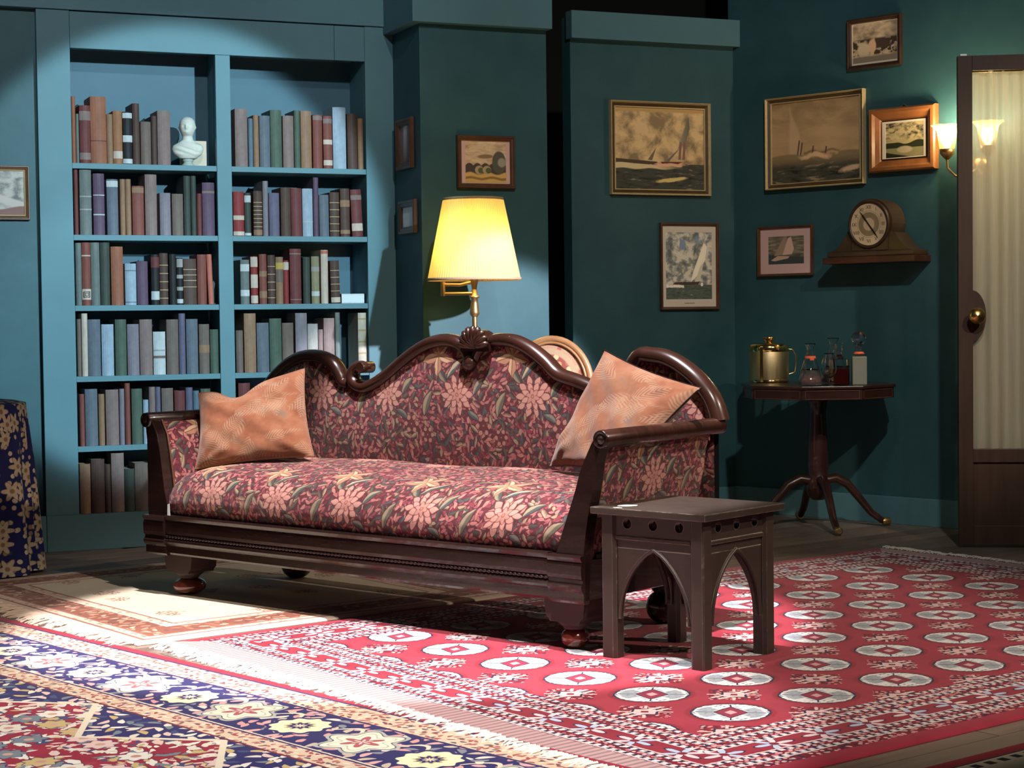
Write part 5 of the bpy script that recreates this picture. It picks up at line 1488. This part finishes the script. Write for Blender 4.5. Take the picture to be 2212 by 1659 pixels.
# ================================================================== tripod table with drinks
TX, TY, TZ = 1.515, 8.925, .716
tb = thing('pedestal_table', 'octagonal mahogany pedestal table with drinks below clock shelf', 'table', (TX, TY, 0), 8)
TM = M['table_mahogany']
def octo(r, a0=-90 + 22.5 - 8 + 2): return [(r * math.cos(math.radians(a0 + 45 * k)), r * math.sin(math.radians(a0 + 45 * k))) for k in range(8)]
part('table_top', MB().prism(octo(.385), lambda a, b, d: (a, b, d), TZ - .014, TZ, .003), TM, tb, recalc=True)
part('apron', MB().prism(octo(.375), lambda a, b, d: (a, b, d), TZ - .066, TZ - .015), TM, tb, recalc=True)
ap = octo(.375)
for k in range(8):
    p, q = Vector((*ap[k], 0)), Vector((*ap[(k + 1) % 8], 0)); mid = (p + q) / 2; nn_ = mid.normalized(); t = (q - p).normalized(); hw = (q - p).length / 2 - .012
    mb = MB()
    for (a0, a1, z0_, z1_) in ((-hw, hw, TZ - .064, TZ - .060), (-hw, hw, TZ - .024, TZ - .020), (-hw, -hw + .004, TZ - .064, TZ - .020), (hw - .004, hw, TZ - .064, TZ - .020)):
        vs = []
        for d in (0, .003):
            for s_, z_ in ((a0, z0_), (a1, z0_), (a1, z1_), (a0, z1_)): vs.append(tuple(mid + t * s_ + nn_ * d + Vector((0, 0, z_))))
        mb.add(vs, [[4, 5, 6, 7], [0, 1, 5, 4], [1, 2, 6, 5], [2, 3, 7, 6], [3, 0, 4, 7]])
    part('panel_moulding', mb, M['frame_brown'], tb, recalc=True)
part('pedestal', MB().lathe([(.05, .648), (.06, .64), (.044, .62), (.040, .56), (.050, .40), (.054, .30), (.046, .25), (.058, .235), (.062, .20), (.050, .16), (.03, .14)], 28), TM, tb)
for k in range(4):
    an = math.radians(-92 + 90 * k)
    c, s = math.cos(an), math.sin(an)
    pts = [(c * r, s * r, z) for r, z in ((.035, .235), (.09, .245), (.15, .215), (.21, .145), (.27, .070), (.325, .030), (.355, .024))]
    lg = part('leg', MB().tube(pts, [.024, .024, .022, .020, .018, .016, .015], 10), TM, tb)
    part('toe_cap', MB().lathe([(.017, -.006), (.019, .0), (.019, .03), (.012, .036)], 14, (0, 0, 0)).xf(Matrix.Translation((c * .335, s * .335, .024)) @ Matrix.Rotation(an, 4, 'Z') @ Matrix.Rotation(PI / 2, 4, 'Y')), AB_, lg, 'brass toe cap')
def onT(x, y, dy=0.):
    P = zpl(x, y, TZ); return (P[0], P[1] + dy, TZ + .0008)
GL = M['clear_glass']
# ice bucket
ib = thing('ice_bucket', 'gold ice bucket with lid and side handle on pedestal table', 'ice bucket', (onT(1667, 832)[0] + .045, onT(1667, 826)[1] + .03, TZ + .0008), 0)
R = .101
part('body', MB().lathe([(R * .99, .012), (R, .016), (R, .155), (R * .99, .158)], 48), M['gold_brushed'], ib)
part('base_ring', MB().lathe([(R * .94, 0), (R * 1.0, .002), (R * 1.0, .014), (R * .97, .016)], 48), M['gold_polished'], ib)
part('rim_band', MB().lathe([(R * 1.0, .156), (R * 1.012, .158), (R * 1.012, .183), (R * .99, .186)], 48), M['gold_polished'], ib)
ld = part('lid', MB().lathe([(R * 1.0, .186), (R * .98, .192), (R * .7, .198), (R * .3, .202), (.0005, .203)], 48), M['gold_polished'], ib)
part('lid_knob', MB().lathe([(.014, .200), (.018, .206), (.024, .214), (.033, .224), (.034, .229), (.030, .231), (.0005, .231)], 28), M['gold_polished'], ld)
part('reflection_strip', MB().box(-.058, -.042, -R * .915, -R * .80, .004, .184, .002), M['gold_polished'], ib, 'vertical gold strip standing in for a reflection')  # reflection band on the bucket, modelled as a gold strip
part('handle', MB().tube([(R * .96, -.02, .168), (R * 1.15, -.02, .166), (R * 1.32, -.02, .140), (R * 1.36, -.02, .095), (R * 1.30, -.02, .05), (R * 1.0, -.02, .04)], .0035, 8), M['gold_polished'], ib)
mbx = tag(part('match_box', MB().box(-.026, .026, -.018, .018, 0, .020, .001), M['cream_card'], None), 'small cream matchbox between ice bucket and decanter', 'matchbox')
mbx.location = (onT(1722, 815)[0], onT(1722, 815)[1], TZ + .0008)
# conical ship's decanters
def cone_decanter(loc, s, label, tagz=True, liq='red_liquor'):
    d = thing('decanter', label, 'decanter', loc, 20)
    pr = [(.0005, .004), (.058, .004), (.060, .002), (.062, .006), (.060, .030), (.050, .085), (.034, .135), (.022, .165), (.018, .185), (.019, .205), (.028, .222), (.030, .226)]
    pr = [(r * s, h * s) for r, h in pr]
    inner = [(max(.0005, r - .003), h) for r, h in pr[5:]][::-1] + [(.051 * s, .050 * s), (.056 * s, .03 * s), (.056 * s, .010 * s), (.0005, .008 * s)]
    part('body', MB().lathe(pr[5:] + inner[:-3], 32, cap=False), GL, d)
    part('cut_base', MB().lathe(pr[:6] + inner[-4:], 32, cap=False), M['cut_glass'], d, 'cut lower part of the glass')
    part('liquid', MB().lathe([(.0005, .009 * s), (.055 * s, .011 * s), (.0550 * s, .03 * s), (.0530 * s, .042 * s), (.0005, .042 * s)], 32), M[liq], d)
    if tagz: part('neck_tag', MB().lathe([(.030 * s, .146 * s), (.0305 * s, .148 * s), (.027 * s, .160 * s), (.0265 * s, .158 * s)], 24, cap=False).box(-.018, .004, -.0335 * s, -.0315 * s, .136 * s, .150 * s, .001), M['orange_tag'], d, 'bright orange neck tag')
    return d
cone_decanter(onT(1753, 834, .03), .90, 'conical cut-glass decanter with orange tag and red liquor', True)
cone_decanter((onT(1762, 822)[0], 8.86, TZ + .0008), 1.0, 'taller flared-neck decanter behind the orange-tagged one', False)
# snifter
sn = thing('brandy_glass', 'stemmed brandy glass standing at the front table edge', 'glass', (onT(1802, 836)[0], 8.625, TZ + .0008), 0)
part('bowl', MB().lathe([(.004, .036), (.020, .042), (.034, .060), (.038, .080), (.033, .115), (.025, .150), (.024, .156), (.0225, .156), (.0235, .150), (.031, .115), (.036, .080), (.032, .061), (.018, .045), (.0005, .040)], 32, cap=False), GL, sn)
part('stem', MB().lathe([(.004, .004), (.0035, .018), (.005, .030), (.006, .040), (.0005, .041)], 16), GL, sn)
part('foot', MB().lathe([(.030, 0), (.031, .0015), (.012, .004), (.004, .006), (.0005, .0062)], 28), GL, sn)
# square decanters
def square_decanter(loc, w_, h, label, body, stopper_round, liq=None, tagz=False, rz=12):
    d = thing('decanter', label, 'decanter', loc, rz)
    a = w_ / 2
    part('body', MB().box(-a, a, -a, a, 0, h, .006), M[body], d)
    part('neck', MB().lathe([(a * .75, h - .002), (a * .6, h + .008), (.014, h + .016), (.013, h + .034), (.018, h + .038), (.018, h + .042), (.0005, h + .042)], 24), GL, d)
    if liq: part('liquid', MB().box(-a + .004, a - .004, -a + .004, a - .004, .006, h * .62, .004), M[liq], d)
    if stopper_round: part('stopper', MB().lathe([(.009, h + .0425), (.010, h + .050), (.020, h + .056), (.033, h + .072), (.036, h + .087), (.032, h + .104), (.018, h + .118), (.0005, h + .121)], 12, smooth=False), GL, d, 'round faceted stopper')
    else: part('stopper', MB().box(-.016, .016, -.016, .016, h + .0425, h + .078, .004), GL, d, 'square glass stopper')
    if tagz: part('neck_tag', MB().lathe([(.0185, h + .016), (.026, h + .010), (.027, h + .014), (.0185, h + .022)], 24, cap=False), M['orange_tag'], d, 'bright orange neck tag')
    return d
square_decanter((onT(1826, 834)[0], 8.74, TZ + .0008), .080, .125, 'square decanter half full of dark red liquor', 'clear_glass', False, 'dark_liquor', False, 8)
square_decanter((onT(1860, 832)[0], 8.72, TZ + .0008), .070, .138, 'square frosted decanter with round stopper and orange collar', 'frosted_glass', True, None, True, -6)

# ================================================================== clock on its wall shelf
ws = thing('wall_shelf', 'narrow brown wall shelf carrying the mantel clock', 'shelf', atB(.942, 0, .001), AB)
SW = M['shelf_wood']
z1, z0 = onB(1900, 553, .10)[1], onB(1900, 573, .17)[1]
CZ = z1
part('board', MB().box(-.268, .268, -.155, 0, CZ - .034, CZ - .0005, .004), SW, ws)
ck = thing('mantel_clock', 'wooden tambour mantel clock with round cream dial on wall shelf', 'clock', atB(.948, CZ, .080), AB)
CW = M['clock_wood']
part('plinth', MB().box(-.250, .250, -.070, .072, 0, .026, .006), CW, ck)
cr_, cz = .128, .158
def tamb():
    pts = [(-.235, .027)]
    for t in np.linspace(0, 1, 9)[1:]: pts.append((-.235 + .075 * t + .02 * t * t, .027 + .012 * t + .075 * t ** 2.2))
    for a in np.linspace(PI + .35, -.35, 22): pts.append((cr_ * math.cos(a), cz + cr_ * math.sin(a)))
    for t in np.linspace(1, 0, 9)[:-1]: pts.append((.235 - .075 * t - .02 * t * t, .027 + .012 * t + .075 * t ** 2.2))
    pts.append((.235, .027)); return pts
part('case', MB().prism(tamb(), lambda a, b, d: (a, d, b), -.060, .062), CW, ck, recalc=True)
part('front_block', MB().box(-.105, .105, -.068, -.058, .027, .15, .004), CW, ck)
part('bezel', MB().lathe([(.118, -.060), (.122, -.070), (.116, -.080), (.106, -.078), (.104, -.070)], 48, (0, 0, cz), 'y', cap=False), M['frame_dark'], ck)
dl = part('dial', MB().add([(.107 * math.cos(t), -.072, cz + .107 * math.sin(t)) for t in np.linspace(0, 2 * PI, 49)[:-1]], [list(range(48))], [(math.cos(t), math.sin(t)) for t in np.linspace(0, 2 * PI, 49)[:-1]]), M['clock_dial'], ck)
for k in range(12):
    a = PI / 2 - k * PI / 6
    tl = ['XII', 'I', 'II', 'III', 'IIII', 'V', 'VI', 'VII', 'VIII', 'IX', 'X', 'XI'][k]
    cu_ = bpy.data.curves.new('numeral', 'FONT'); cu_.body = tl; cu_.size = .026; cu_.align_x = 'CENTER'; cu_.align_y = 'CENTER'; cu_.extrude = .0004
    tmp = bpy.data.objects.new('numeral_text', cu_); cu_.materials.append(M['clock_ink'])
    me = bpy.data.meshes.new_from_object(tmp); bpy.data.objects.remove(tmp)
    o = bpy.data.objects.new('numeral', me); COL.objects.link(o); o.parent = dl
    o.location = (.084 * math.cos(a), -.0727, cz + .084 * math.sin(a)); o.rotation_euler = (PI / 2, 0, 0)
def hand(nm, ang, L, w_):
    a = math.radians(ang); d = (math.sin(a), math.cos(a)); n_ = (d[1], -d[0])
    P = lambda t, s, y: (d[0] * t + n_[0] * s, y, cz + d[1] * t + n_[1] * s)
    mb = MB(); o = [(-.015, -w_ * .6), (-.015, w_ * .6), (L * .6, w_), (L, 0), (L * .6, -w_)]
    mb.prism(o, lambda t, s, y: P(t, s, y), -.0755, -.0738); part(nm, mb, M['clock_hand'], ck, recalc=True)
hand('hour_hand', -38, .082, .004); hand('minute_hand', 142, .088, .004)

# ================================================================== sconce with two lights, partly behind the door
s0 = onB(2046, 300, .12); s1 = onB(2134, 290, .12)
sm = (s0[0] + s1[0]) / 2; szz = s0[1]
sn = thing('wall_sconce', 'two-light brass wall sconce with lit ruffled glass shades by door', 'sconce', atB(sm, szz - .20, .001), AB)
part('back_plate', MB().lathe([(.055, 0), (.055, -.008), (.04, -.016), (.015, -.026), (.0005, -.028)], 32, (0, 0, .06), 'y'), AB_, sn)
hw = (s1[0] - s0[0]) / 2
for k, sgn in enumerate((-1, 1)):
    x = sgn * hw
    ar = part('arm', MB().tube([(0, -.02, .06), (sgn * hw * .35, -.05, .02), (sgn * hw * .75, -.09, .022), (x * .98, -.12, .06), (x, -.12, .10), (x, -.12, .115)], .0055, 8), AB_, sn)
    part('cup', MB().lathe([(.008, .10), (.020, .112), (.034, .128), (.036, .150), (.032, .152)], 24, (x, -.12, 0)), AB_, ar)
    def shf(a, b):
        t = 2 * PI * a; r = .036 + .016 * b + .024 * max(0, (b - .75) / .25) ** 1.6
        r *= 1 + .05 * max(0, b - .6) * math.cos(8 * t)
        return (x + r * math.cos(t), -.12 + r * math.sin(t), .150 + .115 * b + .004 * max(0, b - .7) * math.cos(8 * t))
    part('glass_shade', MB().grid(shf, 64, 14, closeu=True), M['sconce_shade_glass'], ar, 'ruffled bell glass shade')
    part('bulb', MB().lathe([(.010, .150), (.014, .165), (.030, .185), (.034, .205), (.028, .225), (.0005, .236)], 20, (x, -.12, 0)), M['sconce_bulb'], ar)
    P = atB(sm + x, szz - .20 + .205, .121)
    bulb_light('sconce_light', (P[0] - .0, P[1], P[2] + .045), 8.5, (1., .80, .46), .03)

# ================================================================== door leaf standing open on the right
dw = zpl(2072, 1183)
do = bpy.data.objects.new('door_1', None); COL.objects.link(do); do['kind'] = 'structure'; do['label'] = 'brown wooden door with curtained glass standing open at the right'
do.location = (dw[0], dw[1], 0); do.rotation_euler = (0, 0, math.radians(-7))
DW, DH, TT = .82, 2.205, .042
DM = M['door_wood']
def dbox(n, x0, x1, y0, y1, z0, z1, bev=.002, mat=None): return part(n, MB().box(x0, x1, y0, y1, z0, z1, bev), mat or DM, do)
SWD = .064
dbox('stile', 0, SWD, 0, TT, .012, DH); dbox('stile', DW - SWD, DW, 0, TT, .012, DH)
dbox('top_rail', SWD, DW - SWD, 0, TT, DH - .066, DH); dbox('lock_rail', SWD, DW - SWD, 0, TT, .385, .445); dbox('bottom_rail', SWD, DW - SWD, 0, TT, .012, .10)
dbox('lower_panel', SWD, DW - SWD, .012, .030, .10, .385, 0)
kx, kz = .050, (1183 - 682) / 480.
lob = [(SWD - .01, kz - .125)] + [(SWD - .004 + .062 * math.cos(t), kz + .115 * math.sin(t)) for t in np.linspace(-PI / 2, PI / 2, 20)] + [(SWD - .01, kz + .125)]
part('lock_plate', MB().prism(lob, lambda a, b, d: (a, d, b), .002, TT - .002), DM, do, recalc=True)
kb = part('door_knob', MB().lathe([(.026, 0), (.026, -.005), (.012, -.010), (.011, -.026), (.030, -.036), (.037, -.052), (.034, -.068), (.020, -.080), (.0005, -.084)], 32, (.074, 0, kz), 'y'), M['brass'], do, 'polished brass knob')
part('glass_pane', MB().box(SWD - .006, DW - SWD + .006, .018, .022, .44, DH - .06), M['window_glass'], do)
rndc = random.Random(3)
phs = [rndc.uniform(0, 6) for _ in range(6)]
def curt(a, b):
    x = SWD - .004 + (DW - 2 * SWD + .008) * a; z = .438 + (DH - .064 - .438) * b
    y = .036 + .013 * math.sin(x * 122 + 1.6 * math.sin(x * 17 + phs[0]) + .25 * b) * (.65 + .35 * math.sin(x * 31 + phs[1])) + .002 * math.sin(z * 5 + x * 40)
    return (x, y, z)
cu = part('lace_curtain', MB().grid(curt, 300, 10), M['sheer_lace'], do, 'gathered sheer cream curtain behind the glass')
part('curtain_rod', MB().tube([(SWD - .01, .034, DH - .068), (DW - SWD + .01, .034, DH - .068)], .004, 8), M['brass'], do)
part('door_catch', MB().box(.012, .042, .005, .03, DH, DH + .008, .001), M['steel_clip'], do, 'pale metal catch on the door top')

# ================================================================== oval-backed chair behind the sofa
CYc = 8.05
pc = atY(1192, 800, CYc)
ch = thing('armchair', 'oval-backed chair with embroidered upholstery half hidden behind sofa', 'chair', (pc[0], CYc, 0), -22)
CM = M['chair_wood']
oz = .825; ow_, oh_ = .150, .185
top = atY(1192, 727, CYc)[2]
oz = top - .215
ov = [(math.cos(t), math.sin(t)) for t in np.linspace(0, 2 * PI, 49)]
part('back_frame', MB().tube([(c * .185, .0, oz + s * .205) for c, s in ov], .015, 12, cap=False, ref=(0, 1, 0)), CM, ch)
part('back_moulding', MB().tube([(c * .168, -.012, oz + s * .188) for c, s in ov], .006, 8, cap=False, ref=(0, 1, 0)), CM, ch)
part('back_upholstery', MB().grid(lambda a, b: (.165 * b * math.cos(2 * PI * a), -.004 - .020 * (1 - b * b), oz + .186 * b * math.sin(2 * PI * a)), 48, 10, lambda a, b: (.165 * b * math.cos(2 * PI * a), .186 * b * math.sin(2 * PI * a)), flip=True), M['chair_tapestry'], ch)
part('back_lining', MB().add([(c * .17, .010, oz + s * .19) for c, s in ov[:-1]], [list(range(48))]), M['chair_tapestry'], ch)
part('seat_frame', MB().prism([(-.25, -.50), (.25, -.50), (.22, .02), (-.22, .02)], lambda a, b, d: (a, b, d), .34, .41, .008), CM, ch, recalc=True)
part('seat', MB().grid(lambda a, b: ((-.235 + .47 * a) * (1 - .1 * b), -.49 + .50 * b, .41 + .055 * (math.sin(PI * a) * math.sin(PI * b)) ** .5), 20, 20, lambda a, b: (a * .45 - .22, b * .45 - .22)), M['chair_tapestry'], ch)
for x, y in ((-.225, -.475), (.225, -.475)): part('leg', MB().lathe([(.013, 0), (.017, .05), (.024, .28), (.028, .30), (.022, .32), (.028, .345)], 16, (x, y, 0)), CM, ch)
for s in (-1, 1):
    part('leg', MB().tube([(s * .20, .06, 0), (s * .195, .02, .20), (s * .19, .0, .38), (s * .15, .0, oz - .13)], [.013, .018, .019, .016], 10), CM, ch)

# ================================================================== round table under a blue cloth at the left edge
ct = atY(48, 867, 7.62)
CTX, CTZ = ct[0] - .40, ct[2]; CTY = 7.62
rt_ = thing('round_table', 'round table hidden under the blue floral cloth', 'table', (CTX, CTY, 0), 0)
part('table_top', MB().lathe([(.385, CTZ - .03), (.39, CTZ - .026), (.39, CTZ - .008), (.385, CTZ - .006)], 48), TM, rt_)
part('pedestal', MB().lathe([(.18, .012), (.17, .04), (.05, .08), (.045, CTZ - .03)], 24), TM, rt_)
def cloth(a, b):
    t = 2 * PI * a
    if b < .3:
        r = .400 * (b / .3); return (r * math.cos(t), r * math.sin(t), CTZ + .001)
    f = (b - .3) / .7
    z = CTZ - f * (CTZ - .016)
    fold = (.008 + .018 * f) * math.sin(13 * t + .7 * math.sin(3 * t)) * min(1, f * 3)
    r = .400 + .045 * f + fold + .006 * min(1, f * 8)
    return (r * math.cos(t), r * math.sin(t), z - .004 * min(1, f * 10))
tc = part('table_cloth', MB().grid(cloth, 260, 26, lambda a, b: (a * 2 * PI * .43, b * 1.05), closeu=True, flip=True), M['blue_floral_cloth'], None)
tc.location = (CTX, CTY, 0); tag(tc, 'navy floor-length cloth with beige blossoms on the round table', 'tablecloth')
